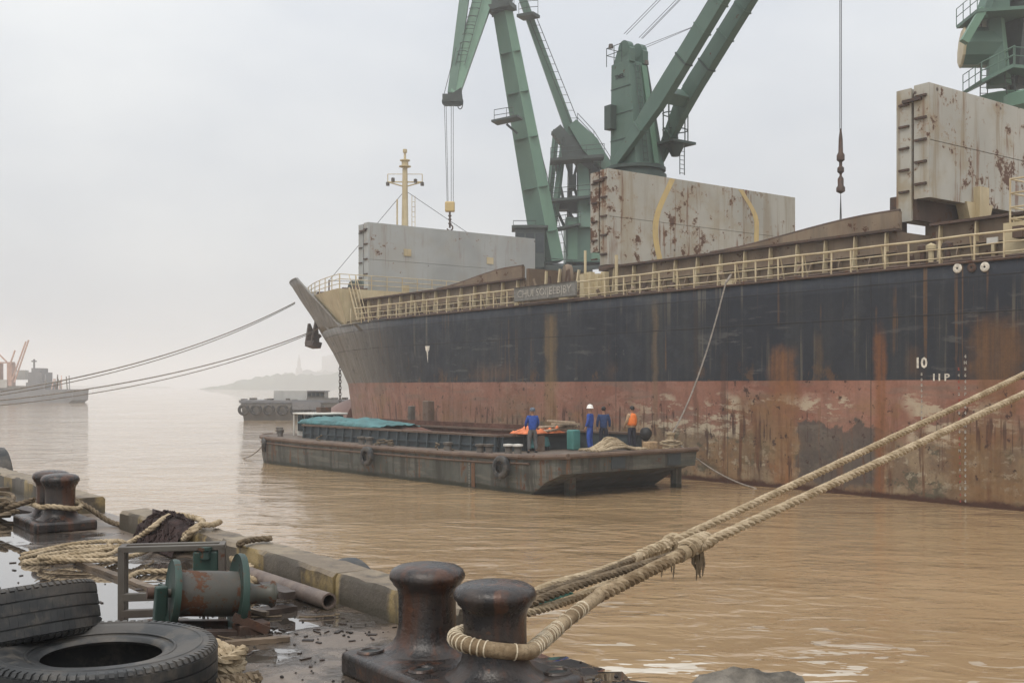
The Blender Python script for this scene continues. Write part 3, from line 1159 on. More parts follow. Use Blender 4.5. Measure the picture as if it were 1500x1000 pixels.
# folded hatch covers: two panels each, plated
def hatch(yA, mat, zb_aft, zb_fwd, zt, label, th=.66, rows=2, cols=1, x0=39.0, x1=54.4, lbl2=None):
    rt = MB().b2(x0 + .03, x1 - .03, yA + .02, yA + th - .02, zb_aft, zt).build('hatch_cover', mat, ship, smooth=0, label=label)
    # skin plates with narrow seams
    zs = [zb_aft + (zt - zb_aft) * i / rows for i in range(rows + 1)]
    for j in range(rows):
        for i in range(cols):
            xa, xb = x0 + (x1 - x0) * i / cols, x0 + (x1 - x0) * (i + 1) / cols
            MB().b2(xa + .012, xb - .012, yA - .02, yA + .03, zs[j] + (.012 if j else -.03), zs[j + 1] - (.012 if j < rows - 1 else -.02)).build('plate', mat, rt, smooth=0, bevel=.012)
    MB().b2(x0 - .02, x0 + .03, yA - .02, yA + th, zb_aft - .03, zt + .02).build('end_plate', mat, rt, smooth=0)
    # hinge gap and forward panel
    fw = MB().b2(x0 + .03, x1 - .03, yA + th + .14, yA + 2 * th + .12, zb_fwd, zt - .06).build('hatch_cover', mat, ship, smooth=0)
    MB().b2(x0 - .02, x0 + .03, yA + th + .12, yA + 2 * th + .14, zb_fwd - .03, zt - .04).build('end_plate', mat, fw, smooth=0)
    MB().b2(x0 + .12, x1 - .12, yA + th - .03, yA + th + .16, zb_fwd, zt - .25).build('seal', 'deckdark', fw, smooth=0)
    # rusty brackets and hinge arms on the end plates
    for k, z in enumerate(np.linspace(zb_aft + .5, zt - .5, 5)):
        MB().b2(x0 - .11, x0 - .02, yA + .08, yA + th * .9, z, z + .09).build('bracket', 'iron_rust', rt, smooth=0)
        MB().b2(x0 - .11, x0 - .02, yA + th + .2, yA + 2 * th, z - .22, z - .14).build('bracket', 'iron_rust', fw, smooth=0)
    MB().b2(x0 - .16, x0 - .02, yA + .3, yA + 2 * th - .2, zt - .62, zt - .5).build('hinge_arm', 'iron_rust', rt, smooth=0)
    return rt
h1 = hatch(70.5, 'hatch1', 10.75, 12.0, 16.15, 'smooth grey hatch cover folded upright, furthest forward')
h2 = hatch(44.1, 'hatch2', 10.75, 11.5, 15.85, 'rust spotted hatch cover folded upright with two yellow stripes', rows=2)
h3 = hatch(25.0, 'hatch3', 11.7, 10.85, 16.2, 'weathered grey hatch cover folded upright at right, raised on a leg', rows=2)
# pads on the forward cover
for px, py in ((597, 370), (718, 382), (594, 423)):
    p = at(px, py, y=70.45)
    pad = MB().box((p.x, 70.45, p.z), (.62, .06, .52)).build('lashing_pad', 'cream', h1, smooth=0)
# yellow bent stripes on the second cover
for pts in (((985, 262), (964, 310), (960, 345), (968, 388)), ((1085, 278), (1106, 315), (1108, 345), (1107, 368))):
    pp = [at(a, b, y=44.07) for a, b in pts]
    vs, fs = [], []
    pp = spline(pp, .4)
    for p in pp:
        vs += [(p.x - .2, 44.071, p.z), (p.x + .22, 44.071, p.z)]
    for i in range(len(pp) - 1):
        fs.append((2 * i, 2 * i + 1, 2 * i + 3, 2 * i + 2))
    st = MB().add(vs, fs).build('painted_stripe', 'yellow', h2, smooth=0)
    md = st.modifiers.new('t', 'SOLIDIFY')
    md.thickness = .006
# weather lip under the covers and supports
MB().b2(39, 54.4, 43.6, 44.9, 10.42, 10.7).build('cover_sill', 'deckdark', ship, smooth=0)
MB().b2(39, 54.4, 70.1, 71.6, 10.42, 10.72).build('cover_sill', 'coaming', ship, smooth=0)
mb = MB()
mb.prism([(41.5, 24.9, 11.75), (43.5, 24.9, 11.75), (42.75, 24.9, 9.9), (42.25, 24.9, 9.9)], (0, .5, 0))
mb.b2(42.15, 42.85, 24.7, 25.3, 8.5, 12.4)
mb.build('cover_leg', 'cream', ship, smooth=0)
MB().b2(40.6, 41.5, 25.3, 26.2, 8.5, 10.9).build('cover_leg', 'coaming', ship, smooth=0)
MB().b2(41.3, 53, 26.0, 26.35, 8.6, 11.6).build('hold_bulkhead', 'deckdark', ship, smooth=0)
MB().b2(39.0, 39.5, 26.3, 26.8, 10.4, 11.9).build('cover_stop', 'iron_rust', ship, smooth=0, bevel=.04)

# deck gear between the hatches
rg = random.Random(11)
for i in range(30):
    y = rg.uniform(16.5, 67)
    if rg.random() < .5:
        MB().box((37.2 + rg.uniform(-.4, .5), y, ZD + .25), (rg.uniform(.2, .5), rg.uniform(.2, .7), rg.uniform(.35, .6))).build('deck_locker', rg.choice(['deckdark', 'coaming', 'cream']), ship, smooth=0)
    else:
        h = rg.uniform(.4, .9)
        MB().rod((37 + rg.uniform(-.3, .6), y, ZD - .05), (37 + rg.uniform(-.3, .6), y, ZD + h), rg.uniform(.06, .14), 8).build('deck_pipe', rg.choice(['deckdark', 'coaming', 'cream']), ship)
for x, z, r in ((36.8, 8.75, .07), (37.05, 8.95, .05), (37.3, 8.75, .08)):
    MB().tube([(x, y, z) for y in (14, 30, 50, 66)], r, 6).build('deck_pipe', 'deckdark', ship)
# cream masthouse posts and name board at midships
for k, px in enumerate((852, 862, 873, 883)):
    p = at(px, 440, x=36.9 + .25 * k)
    MB().b2(p.x, p.x + .3, p.y - .16, p.y + .16, ZD - .05, 10.05 + .1 * (k % 2)).build('cream_post', 'cream', ship, smooth=0)
MB().rod((37.2, 43.9, ZD), (37.2, 43.9, 11.3), .07, 8).build('vent_post', 'cream', ship)
MB().rod((37.6, 41.9, ZD), (37.6, 41.9, 10.9), .09, 8).build('vent_post', 'cream', ship)
MB().lathe([(.0, -.2), (.85, -.2), (.9, 0), (.85, .2), (0, .2)], 22, Matrix.Translation((40.5, 49.4, 10.4)) @ Matrix.Rotation(R(90), 4, 'Y') @ Matrix.Rotation(.5, 4, 'X')).build('winch_drum', 'coaming', ship)
for i in range(7):
    a = at(790 + 9 * i, 412, x=38.6)
    MB().bar((a.x, a.y, 9.4), (a.x + rg.uniform(-.2, .2), a.y + rg.uniform(-.3, .3), 10.4 + rg.uniform(-.1, .4)), .12).build('deck_fitting', rg.choice(['deckdark', 'cream', 'coaming']), ship, smooth=0)
# name board
ya, yb = at(845, 430, x=35.4).y, at(755, 430, x=35.4).y
za = at(800, 438, x=35.4).z
zbt = at(800, 417, x=35.4).z
board = MB().b2(35.3, 35.42, ya, yb, za, zbt).build('name_board', 'board', ship, smooth=0, bevel=.01)


def text_mesh(txt, size, extrude=.006, bold=0.):
    cu = bpy.data.curves.new('t', 'FONT')
    cu.body = txt
    cu.size = size
    cu.extrude = extrude
    cu.offset = bold
    cu.align_x = 'CENTER'
    cu.align_y = 'CENTER'
    cu.resolution_u = 2
    ob = bpy.data.objects.new('t', cu)
    C.objects.link(ob)
    bpy.context.view_layer.update()
    me = bpy.data.meshes.new_from_object(ob.evaluated_get(bpy.context.evaluated_depsgraph_get()))
    bpy.data.objects.remove(ob)
    bpy.data.curves.remove(cu)
    return me


SIDE = Matrix(((0, 0, -1), (-1, 0, 0), (0, 1, 0))).to_euler()   # text on a wall that faces -x


def side_text(txt, size, x, y, z, mat, parent, name, bold=0., sx=1.):
    me = text_mesh(txt, size, .006, bold)
    me.materials.clear()
    me.materials.append(M[mat])
    me.name = name
    o = bpy.data.objects.new(name, me)
    C.objects.link(o)
    o.parent = parent
    o.location = Vector((x, y, z)) - root_loc(parent)
    o.rotation_euler = SIDE
    o.scale = (sx, 1, 1)
    return o


side_text('CHUI SOI|EEB|BY', .56, 35.288, (ya + yb) / 2, (za + zbt) / 2, 'board_letter', board, 'lettering', .0, 1.1)
for k in (0.0, .985):
    MB().b2(35.26, 35.3, ya, yb, za + k * (zbt - za), za + k * (zbt - za) + .03).build('board_frame', 'frame', board, smooth=0)

# draft marks and load marks on the hull
HX = SX - .012
def mark(txt, px, py, size, mat='mark', bold=0., sx=1.):
    p = at(px, py, x=HX)
    return side_text(txt, size, HX, p.y, p.z, mat, ship, 'draft_mark', bold, sx)
mark('10', 1349, 532, .52, 'mark', .014)
mark('1', 1368, 553, .36, 'mark', .006, 1.2)
mark('1', 1376, 553, .36, 'mark', .006, 1.2)
mark('P', 1387, 553, .36, 'mark', .006, 1.2)
for i in range(9):
    mark('80863975'[i % 8], 1350, 548 + i * 8, .14, 'board_letter', .004)
nums = '4M8642P8642M8642P86428642M'
for i in range(24):
    mark(nums[i], 1414, 522 + i * 9.2, .15, 'board_letter', .004)
    if i > 1:
        mark(nums[-i], 1404 + i * .12, 522 + i * 9.2, .13, 'mark_r' if i % 3 else 'board_letter', .004)
# pale bulb symbol near the bow
p = at(626, 513, x=HX)
MB().prism([(HX, p.y + .26, p.z + .26), (HX, p.y - .26, p.z + .26), (HX, p.y - .2, p.z + .02), (HX, p.y - .07, p.z - .1), (HX, p.y - .05, p.z - .75), (HX, p.y + .08, p.z - .1), (HX, p.y + .2, p.z + .02)], (.008, 0, 0)).build('hull_symbol', 'mark', ship, smooth=0)
# three round mooring holes at right
for k, px in enumerate((1403, 1424, 1443)):
    p = at(px, 393 - k, x=HX)
    T = Matrix.Translation((SX - .03, p.y, p.z)) @ Matrix.Rotation(R(90), 4, 'Y')
    fl = MB().ring([(.1 + .075 * math.cos(a), .045 * math.sin(a)) for a in np.linspace(0, 2 * math.pi, 8, endpoint=False)], 20, T).build('fairlead', ('mark', 'iron_rust', 'mark')[k], ship)
    MB().lathe([(0, -.02), (.1, -.02), (.1, .02), (0, .02)], 16, T).build('hole', 'mark_dk', fl)

# bow: anchor, chain, bulb, forecastle rails, ladders
p = at(461, 494, x=41.1)
an = MB()
A = lambda dx, dz, dy=0: V3(p.x + dx, p.y + dy, p.z + dz)
an.bar(A(.5, .2), A(-.1, -.3), .34, .3, w2=.24)
an.prism([A(-.55, -.55, -.5), A(-.3, 1.35, -.85), A(-.15, 1.3, -.85), A(.2, -.25, -.5), A(.1, -.75, -.5)], (0, .3, 0))
an.prism([A(-.55, -.55, .5), A(-.1, 1.2, .85), A(.05, 1.2, .85), A(.5, -.25, .5), A(.2, -.75, .5)], (0, .3, 0))
an.box(A(-.12, -.6), (.8, 1.5, .5), Matrix.Rotation(.3, 3, 'Y'))
an.build('anchor', 'chain', ship, smooth=30, bevel=.03)
mb = MB()
z = 7.2
k = 0
while z > .8:
    pts = [(math.cos(a) * .11, math.sin(a) * .2) for a in np.linspace(0, 2 * math.pi, 12, endpoint=False)]
    mb.tube([V3(47 + (u if k % 2 else 0), 90.3 + (0 if k % 2 else u), z + v) for u, v in pts], .04, 5, True)
    z -= .29
    k += 1
mb.build('anchor_chain', 'chain', ship)
mb = MB()
mb.lathe([(2.35 * math.cos(a) if a < 1.57 else 0, 7.4 * math.sin(a)) for a in np.linspace(0, math.pi / 2, 14)], 28, Matrix.Translation((BC, 84.2, .9)) @ Matrix.Rotation(R(-90), 4, 'X'))
mb.build('bulbous_bow', 'pink', ship)
fc = [hull_at(FZ, 70.1 + .9 * i, -1, .5) for i in range(26)]
for i, q in enumerate(fc[::2]):
    MB().rod((q.x, q.y, FZ - .1), (q.x, q.y, FZ + 1.05), .035, 6).build('stanchion', 'cream_rail', ship)
aft = [V3(fc[0].x + 1.3 * i, FY + .15, FZ) for i in range(10)]
for q in aft:
    MB().rod(q - V3(0, 0, .1), q + V3(0, 0, 1.05), .035, 6).build('stanchion', 'cream_rail', ship)
for h in (1.05, .7, .36):
    MB().tube([V3(q.x, q.y, FZ + h) for q in reversed(aft)] + [V3(q.x, q.y, FZ + h) for q in fc], .03, 5).build('rail', 'cream_rail', ship)
# windlasses and bitts on the forecastle
for px, py, s, m_ in ((475, 408, .55, 'iron_rust'), (512, 414, .6, 'deckdark'), (527, 416, .6, 'deckdark')):
    q = at(px, py, x=41.5)
    MB().lathe([(0, -s), (s * .6, -s), (s * .6, s), (0, s)], 16, Matrix.Translation((q.x, q.y, FZ + .55)) @ Matrix.Rotation(R(90), 4, 'Y')).build('windlass_drum', m_, ship)
for px in (520, 530):
    q = at(px, 410, x=42.5)
    MB().lathe([(0, -.3), (.75, -.3), (.75, .3), (0, .3)], 20, Matrix.Translation((q.x, q.y, FZ + .85)) @ Matrix.Rotation(R(90), 4, 'Y')).build('windlass_drum', 'shipgreen_d', ship)
q = at(482, 415, x=42)
MB().rod((q.x, q.y, FZ - .1), (q.x, q.y, FZ + 1.9), .06, 6).build('jack_post', 'deckdark', ship)
jack = q
# ladders from the main deck to the forecastle
for px in (503, 528):
    a = at(px + 12, 468, x=37.1)
    b_ = V3(a.x, a.y, 0)
    lo, hi = V3(37.2, FY - 2.6 + (528 - px) * .05, ZD), V3(37.2, FY + .1, FZ + .1)
    lad = MB()
    for dx in (0, .55):
        lad.bar(lo + V3(dx, 0, 0), hi + V3(dx, 0, 0), .06, .12)
    for i in range(9):
        c = lo.lerp(hi, (i + .5) / 9)
        lad.bar(c, c + V3(.55, 0, 0), .16, .03)
    if px == 503:
        lad.build('ladder', 'cream_rail', ship, smooth=0)
        rl = MB()
        for dx in (0, .55):
            rl.tube([lo + V3(dx, 0, 0), lo + V3(dx, 0, .9), hi + V3(dx, 0, .95)], .03, 5)
        rl.build('ladder_rail', 'cream_rail', ship)

# foremast
mt = thing('foremast', 'cream lattice-armed foremast standing behind the forward hatch cover', 'mast', (BC, 78.2, ZD))
MB().rod((BC, 78.2, ZD), (BC, 78.2, 22.7), .42, 12, .2).build('pole', 'cream', mt)
arm = MB()
for dx in (-1, 1):
    arm.rod((BC, 78.2, 20.7), (BC + dx * 1.15, 78.2 - dx * .85, 21.1), .06, 5)
    arm.rod((BC + dx * 1.15, 78.2 - dx * .85, 21.1), (BC + dx * 1.15, 78.2 - dx * .85, 21.75), .04, 5)
    arm.rod((BC, 78.2, 21.75), (BC + dx * 1.15, 78.2 - dx * .85, 21.75), .03, 5)
    arm.rod((BC, 78.2, 21.1), (BC + dx * 1.15, 78.2 - dx * .85, 21.1), .06, 5)
arm.build('crossarm', 'cream', mt)
for dx, z in ((-1.15, 20.95), (1.15, 20.95), (-.8, 21.3), (.7, 21.2)):
    MB().lathe([(0, -.16), (.15, -.16), (.15, .12), (0, .2)], 10, Matrix.Translation((BC + dx, 78.2 - dx * .74, z))).build('mast_light', 'frame', mt)
MB().lathe([(.2, 0), (.5, .05), (.5, .12), (.28, .15), (.28, .5), (.42, .55), (.42, .62), (.1, .66), (.1, 1.2), (.18, 1.25), (.18, 1.5), (0, 1.5)], 12, Matrix.Translation((BC, 78.2, 22.3))).build('mast_head', 'cream', mt)
lad = MB()
for dx in (.55, .85):
    lad.rod((BC + dx, 78, ZD), (BC + dx, 78, 20), .03, 5)
for i in range(26):
    lad.rod((BC + .55, 78, 9 + i * .42), (BC + .85, 78, 9 + i * .42), .02, 4)
lad.build('ladder', 'cream_rail', mt)
MB().bar((BC - .75, 78.2, ZD), (BC - .75, 78.2, 19.6), .1, .1).build('cable_duct', 'cream', mt)
MB().rod((BC, 78.2, 20.4), (jack.x, jack.y, FZ + 1.85), .022, 4).build('stay', 'wire', mt)
MB().rod((BC, 78.2, 20.4), (BC + 6, 71, 14), .022, 4).build('stay', 'wire', mt)
MB().rod((jack.x, jack.y, FZ + 1.85), (jack.x + 3.5, jack.y - 2.6, FZ + 1.7), .02, 4).build('stay', 'wire', ship)

# small deckhouse at the right edge of the view
dh = MB().b2(37.0, 45, 9.0, 20.8, ZD - .05, 9.95).build('deckhouse', 'cream', ship, smooth=0)
MB().b2(36.95, 37.02, 18.2, 19.2, ZD, 9.8).build('door', 'cream', dh, smooth=0, bevel=.02)
MB().b2(36.6, 37.0, 19.9, 20.25, 9.35, 9.75).build('lamp_box', 'deckdark', dh, smooth=0)
for y in (20.6, 19.4, 18.2, 17):
    MB().rod((37.1, y, 9.9), (37.1, y, 11.5), .04, 6).build('stanchion', 'cream_rail', ship)
for h in (11.5, 11.0, 10.5, 10.1):
    MB().tube([(44, 20.6, h), (37.1, 20.6, h), (37.1, 10, h)], .035, 5).build('rail', 'cream_rail', ship)
MB().b2(38.6, 54, 21.2, 24.6, 8.6, 10.2).build('machinery_casing', 'deckdark', ship, smooth=0)
p = at(1455, 345, x=37.2)
MB().bar((37.2, p.y, ZD), (37.2, p.y, 9.45), .1).build('sign_post', 'cream', ship, smooth=0)
MB().box((37.15, p.y, 9.42), (.06, .42, .2)).build('sign_plate', 'white', ship, smooth=0)
for px in (1352, 1364, 1388):
    p = at(px, 350, x=36.9)
    MB().lathe([(.11, 0), (.11, .75), (.2, .8), (.2, .95), (0, 1.05)], 10, Matrix.Translation((36.9, p.y, ZD))).build('air_vent', 'cream' if px == 1364 else 'iron_rust', ship)

# ================================================================== DECK CRANE ON THE SHIP
cx, cy = 46.7, 50.3
dc = thing('deck_crane', 'dark green deck crane with twin jib standing behind the yellow-striped hatch cover', 'crane', (cx, cy, ZD))
T = Matrix.Translation((cx, cy, 0))
MB().lathe([(1.55, ZD), (1.55, 16.9), (1.75, 17.0)], 28, T).build('pedestal', 'shipgreen', dc)
MB().lathe([(1.8, 16.95), (1.95, 17.0), (1.95, 17.3), (1.7, 17.35), (1.7, 17.5), (1.9, 17.55), (1.9, 17.75), (1.6, 17.8)], 32, T).build('slewing_ring', 'shipgreen_d', dc)
# tower house: tapering box; its faces are square to the ship
# corners read for the near face: 895..945 wide at the top, 898..965 at the foot
def quad(z, xa, xb, ya, yb):
    return [(xa, ya, z), (xb, ya, z), (xb, yb, z), (xa, yb, z)]
tw = MB()
lo, hi = quad(17.75, 45.5, 47.9, 48.9, 51.3), quad(24.2, 45.5, 47.1, 49.6, 51.2)
tw.add([Vector(v) for v in lo + hi], [(3, 2, 1, 0), (4, 5, 6, 7), (0, 1, 5, 4), (1, 2, 6, 5), (2, 3, 7, 6), (3, 0, 4, 7)])
tower = tw.build('crane_tower', 'shipgreen', dc, smooth=0, bevel=.05)
# rope sheave housings and rails on the top
for x in (45.75, 46.85):
    ch = MB()
    ch.prism([(x - .2, 49.5, 24.1), (x - .2, 51.1, 24.1), (x - .2, 50.7, 24.9), (x - .2, 50.4, 25.2), (x - .2, 49.8, 25.2), (x - .2, 49.5, 24.9)], (.4, 0, 0))
    ch.lathe([(0, -.22), (.48, -.22), (.48, .22), (0, .22)], 20, Matrix.Translation((x, 50.1, 25.0)) @ Matrix.Rotation(R(90), 4, 'Y'))
    ch.build('rope_sheave', 'shipgreen', tower, smooth=30)
rl = MB()
for h in (25.25, 24.8):
    rl.tube([(47.1, 51.4, h), (45.3, 51.4, h), (45.3, 50, h)], .025, 5)
for x, y in ((47.1, 51.4), (46.2, 51.4), (45.3, 51.4), (45.3, 50.7), (45.3, 50)):
    rl.rod((x, y, 24.1), (x, y, 25.25), .025, 5)
rl.build('guard_rail', 'shipgreen_d', tower)
MB().b2(45.0, 45.5, 50.7, 51.3, 20.1, 21.6).build('switch_box', 'shipgreen_d', tower, smooth=0, bevel=.03)
side_text('TMEL', .36, 45.485, 50.4, 23.3, 'mark_dk', tower, 'lettering', .015)
# pipe on the after face, and a pale strip painting its lit side
MB().bar((47.75, 48.95, 18.2), (47.0, 49.55, 24), .14, .1).build('cable_duct', 'shipgreen_d', tower, smooth=0)
MB().bar((47.1, 48.8, 17.9), (46.7, 49.5, 24), .4, .06, up=(0, -1, 0)).build('lit_strip', 'dockgreen_l', tower, smooth=0)
# twin jib, luffed up and pointing aft
jb = thing_root = MB()
th_ = math.atan2(7.7, 8.2)
jd = V3(0, -math.cos(th_), math.sin(th_))
foot1, foot2 = V3(45.2, 50.3, 18.0), V3(48.5, 50.3, 18.0)
def jib_beam(foot, off):
    mb = MB()
    u = jd.cross(V3(1, 0, 0)).normalized()
    st = [(0, .35, .5), (4.4, .5, 1.15), (6.2, .55, 1.15), (14, .5, .95), (21.6, .45, .75)]
    vs = []
    for s_, w_, h_ in st:
        c = foot + jd * s_ + V3(off, 0, 0) * min(1, s_ / 5)
        vs += [c + V3(a * w_ / 2, 0, 0) + u * b * h_ / 2 for a, b in ((-1, -1), (1, -1), (1, 1), (-1, 1))]
    fs = [(3, 2, 1, 0), tuple(range(len(vs) - 4, len(vs)))]
    for j in range(len(st) - 1):
        for i in range(4):
            i2 = (i + 1) % 4
            fs.append((j * 4 + i, j * 4 + i2, j * 4 + 4 + i2, j * 4 + 4 + i))
    return mb.add(vs, fs)
jib = jib_beam(foot1, .3).build('jib_beam', 'shipgreen', dc, smooth=0, bevel=.03)
jib2 = jib_beam(foot2, -1.1).build('jib_beam', 'shipgreen', dc, smooth=0, bevel=.03)
for s_ in (5.0, 12.9, 21.2):
    a, b = foot1 + jd * s_ + V3(.3, 0, 0), foot2 + jd * s_ + V3(-.8, 0, 0)
    b = V3(b.x, a.y, a.z)
    MB().bar(a, b, .75, .75, up=jd).build('jib_tie', 'shipgreen', dc, smooth=0, bevel=.03)
tip = (foot1 + foot2) / 2 + V3(-.27, 0, 0)
tip += jd * ((tip.y - at(1231, 240, x=tip.x).y) / math.cos(th_))
for foot, off, jn in ((foot1, .3, jib), (foot2, -1.1, jib2)):
    for s_ in (2.6, 7.4, 9.4, 11.2, 14.6, 16.8, 18.9):
        hh = float(np.interp(s_, [0, 4.4, 6.2, 14, 21.6], [.5, 1.15, 1.15, .95, .75]))
        c = foot + jd * s_ + V3(off, 0, 0) * min(1, s_ / 5)
        MB().bar(c - jd * .05, c + jd * .05, .62, hh + .06, up=jd.cross(V3(1, 0, 0))).build('seam_flange', 'shipgreen_d' if s_ in (7.4, 14.6) else 'shipgreen', jn, smooth=0)
    u_ = jd.cross(V3(1, 0, 0)).normalized()
    up_s = 1 if u_.z > 0 else -1
    hs_ = MB()
    for dx in (-.2, -.1, .16):
        hs_.tube([foot + jd * q_ + V3(off + dx, 0, 0) - u_ * up_s * -.58 for q_ in (5.5, 9, 13, 17, 21)], .025, 4)
    hs_.build('hydraulic_hose', 'wire', jn)
tl = MB()
for x in (46.0, 46.35):
    tl.rod((x, 48.75, 17.9), (x - .05, 49.5, 24), .03, 4)
for q_ in np.linspace(.02, .98, 16):
    a_ = V3(46.0, 48.75, 17.9).lerp(V3(45.95, 49.5, 24), q_)
    tl.rod(a_, a_ + V3(.35, 0, 0), .02, 4)
tl.build('ladder', 'shipgreen_d', tower)
for z_ in (19.4, 21.0, 22.6):
    t_ = (z_ - 17.75) / 6.45
    MB().b2(45.47, 45.53, 48.9 + .7 * t_, 51.3 - .1 * t_, z_, z_ + .05).build('plate_seam', 'shipgreen_d', tower, smooth=0)
for x, y_, z_ in ((45.3, 51.0, 25.3), (46.9, 49.5, 24.2)):
    MB().lathe([(0, -.12), (.16, -.12), (.13, .12), (0, .16)], 10, Matrix.Translation((x, y_, z_))).build('flood_lamp', 'frame', tower)
# operator cage beside the jib foot
cg = MB()
cg.b2(47.3, 49.3, 47.6, 49.2, 19.1, 19.25)
cg.lathe([(.25, 18.4), (.6, 19.1)], 10, Matrix.Translation((48.3, 48.4, 0)))
for i in range(9):
    a = 2 * math.pi * i / 9
    cg.rod((48.3 + math.cos(a) * .85, 48.4 + math.sin(a) * .7, 19.2), (48.3 + math.cos(a) * .85, 48.4 + math.sin(a) * .7, 22.2), .04, 5)
for z in (20, 21, 22.2):
    cg.tube([(48.3 + math.cos(2 * math.pi * i / 12) * .85, 48.4 + math.sin(2 * math.pi * i / 12) * .7, z) for i in range(12)], .04, 5, True)
cg.build('ladder_cage', 'shipgreen_d', dc)
lad = MB()
for dx in (0, .4):
    lad.rod((48.6 + dx, 48.3, 17.3), (48.6 + dx, 48.3, 19.2), .03, 5)
for i in range(7):
    lad.rod((48.6, 48.3, 17.4 + i * .27), (49.0, 48.3, 17.4 + i * .27), .02, 4)
lad.build('ladder', 'shipgreen_d', dc)
# luffing ropes and hoist
ro = MB()
for x in (45.4, 45.6, 46.65, 46.85, 46.95):
    ro.rod((x, 49.9, 25.8), (tip.x + (x - 46.2) * .8, tip.y, tip.z + .3), .02, 4)
ro.build('luffing_rope', 'wire', dc)
ro = MB()
for x in (46.7, 47.0):
    ro.rod((x, 49.6, 25.2), foot1 + jd * 9.5 + V3(.6, 0, .4), .016, 4)
ro.build('hoist_rope', 'wire', dc)
MB().lathe([(0, -.3), (.5, -.3), (.5, .3), (0, .3)], 18, Matrix.Translation(tip) @ Matrix.Rotation(R(90), 4, 'Y')).build('tip_sheave', 'shipgreen_d', dc)
# hoist wire with hook at its end, hanging into the middle hold
hx, hy = tip.x, tip.y - .02
hk = thing('crane_hook', 'hook swivel hanging on a long wire below the twin jib of the ship crane', 'hook', (hx, hy, 15))
MB().rod((hx - .06, hy, 17.2), (hx - .06, hy, tip.z), .022, 5).build('hoist_wire', 'wire', hk)
MB().rod((hx + .06, hy, 17.2), (hx + .06, hy, tip.z), .022, 5).build('hoist_wire', 'wire', hk)
MB().lathe([(.04, 17.3), (.1, 16.8), (.12, 16.1), (.2, 15.95), (.2, 15.7), (.08, 15.6), (.08, 15.4), (.17, 15.3), (.17, 15.1), (.06, 15.0), (.06, 14.9), (.15, 14.75), (.15, 14.4), (.22, 14.3), (.22, 14.1), (.05, 14)], 12, Matrix.Translation((hx, hy, 0))).build('swivel_block', 'iron_rust', hk)
sl = MB()
for dx in (-.25, -.08, .1, .28):
    sl.rod((hx, hy, 14.1), (hx + dx, hy, 9.0), .015, 4)
sl.build('sling', 'wire', hk)

# ================================================================== DOCK CRANES
def rails(mb, pts, h=1.1, r=.035, n=4, step=1.5):
    for hh in (h, h * .55):
        mb.tube([V3(*p) + V3(0, 0, hh) for p in pts], r, n)
    for a, b in zip(pts[:-1], pts[1:]):
        a, b = V3(*a), V3(*b)
        k = max(1, int((b - a).length / step))
        for i in range(k + 1):
            q = a.lerp(b, i / k)
            mb.rod(q, q + V3(0, 0, h), r, n)


def ladder(a, b, wd, mb, step=.45, side=None):
    a, b = V3(*a), V3(*b)
    sd = (side or CR) * wd / 2
    mb.rod(a - sd, b - sd, .04, 4)
    mb.rod(a + sd, b + sd, .04, 4)
    k = int((b - a).length / step)
    for i in range(k):
        c = a.lerp(b, (i + .5) / k)
        mb.rod(c - sd, c + sd, .025, 4)


def px3(px, py, Z):
    return at(px, py, Z=Z)


dk = thing('dock_crane', 'tall pale green level-luffing dock crane in the haze behind the ship', 'crane', (72, 88.5, 2.2))
cb = px3(826, 400, 114)
# portal under the slewing deck
for sx in (-1, 1):
    for sy in (-1, 1):
        MB().bar((cb.x + sx * 5, cb.y + sy * 5, 2.2), (cb.x + sx * 2.6, cb.y + sy * 2.6, 12.5), 1.3, 1.3, w2=1., h2=1.).build('portal_leg', 'dockgreen', dk, smooth=0)
MB().b2(cb.x - 3.4, cb.x + 3.4, cb.y - 3.4, cb.y + 3.4, 12.2, 13.2).build('portal_beam', 'dockgreen', dk, smooth=0)
MB().lathe([(3.2, 13.1), (3.2, 14.2), (3.9, 14.3), (3.9, 15.0), (3.0, 15.1), (3.0, 16.4)], 28, Matrix.Translation((cb.x, cb.y, 0))).build('slewing_ring', 'dockdark', dk)
m = MB()
m.prism([px3(x, y, z_) for x, y, z_ in ((768, 392, 109), (838, 398, 107), (900, 392, 112), (900, 392, 119), (830, 392, 120))], (0, 0, .45))
rails(m, [px3(768, 391, 109), px3(800, 393, 108), px3(838, 396, 107)], 1.0)
m.build('slewing_deck', 'dockdark', dk, smooth=0)
# machinery house
yaw = Matrix.Rotation(-math.asin(.594), 3, 'Z')
hc = px3(862, 356, 115)
house = MB().box(hc, (5.0, 5.5, 4.6), yaw).build('machinery_house', 'dockgreen', dk, smooth=0, bevel=.05)
for i in range(4):
    q = hc + yaw @ V3(-1.8 + 1.2 * i, -2.78, -.1)
    MB().box(q, (.95, .08, 3.9 - .4 * (i % 2)), yaw).build('wall_panel', 'dockgreen' if i % 2 else 'dockgreen_l', house, smooth=0)
# operator cab
cc = px3(776, 366, 109)
cab = MB().box(cc, (2.9, 2.6, 3.9), yaw).build('operator_cab', 'dockdark', dk, smooth=0, bevel=.05)
MB().box(cc + V3(0, 0, 2.1), (3.6, 3.2, .25), yaw).build('cab_roof', 'dockdark', cab, smooth=0)
for i in range(3):
    MB().box(cc + yaw @ V3(-.95 + .95 * i, -1.32, .5), (.8, .06, 1.9), yaw).build('cab_window', 'glass', cab, smooth=0)
m = MB()
rails(m, [px3(752, 338, 109), px3(785, 338, 108)], 1.0)
ladder(px3(789, 392, 108), px3(787, 330, 108), .7, m)
m.build('cab_rail', 'dockdark', cab)
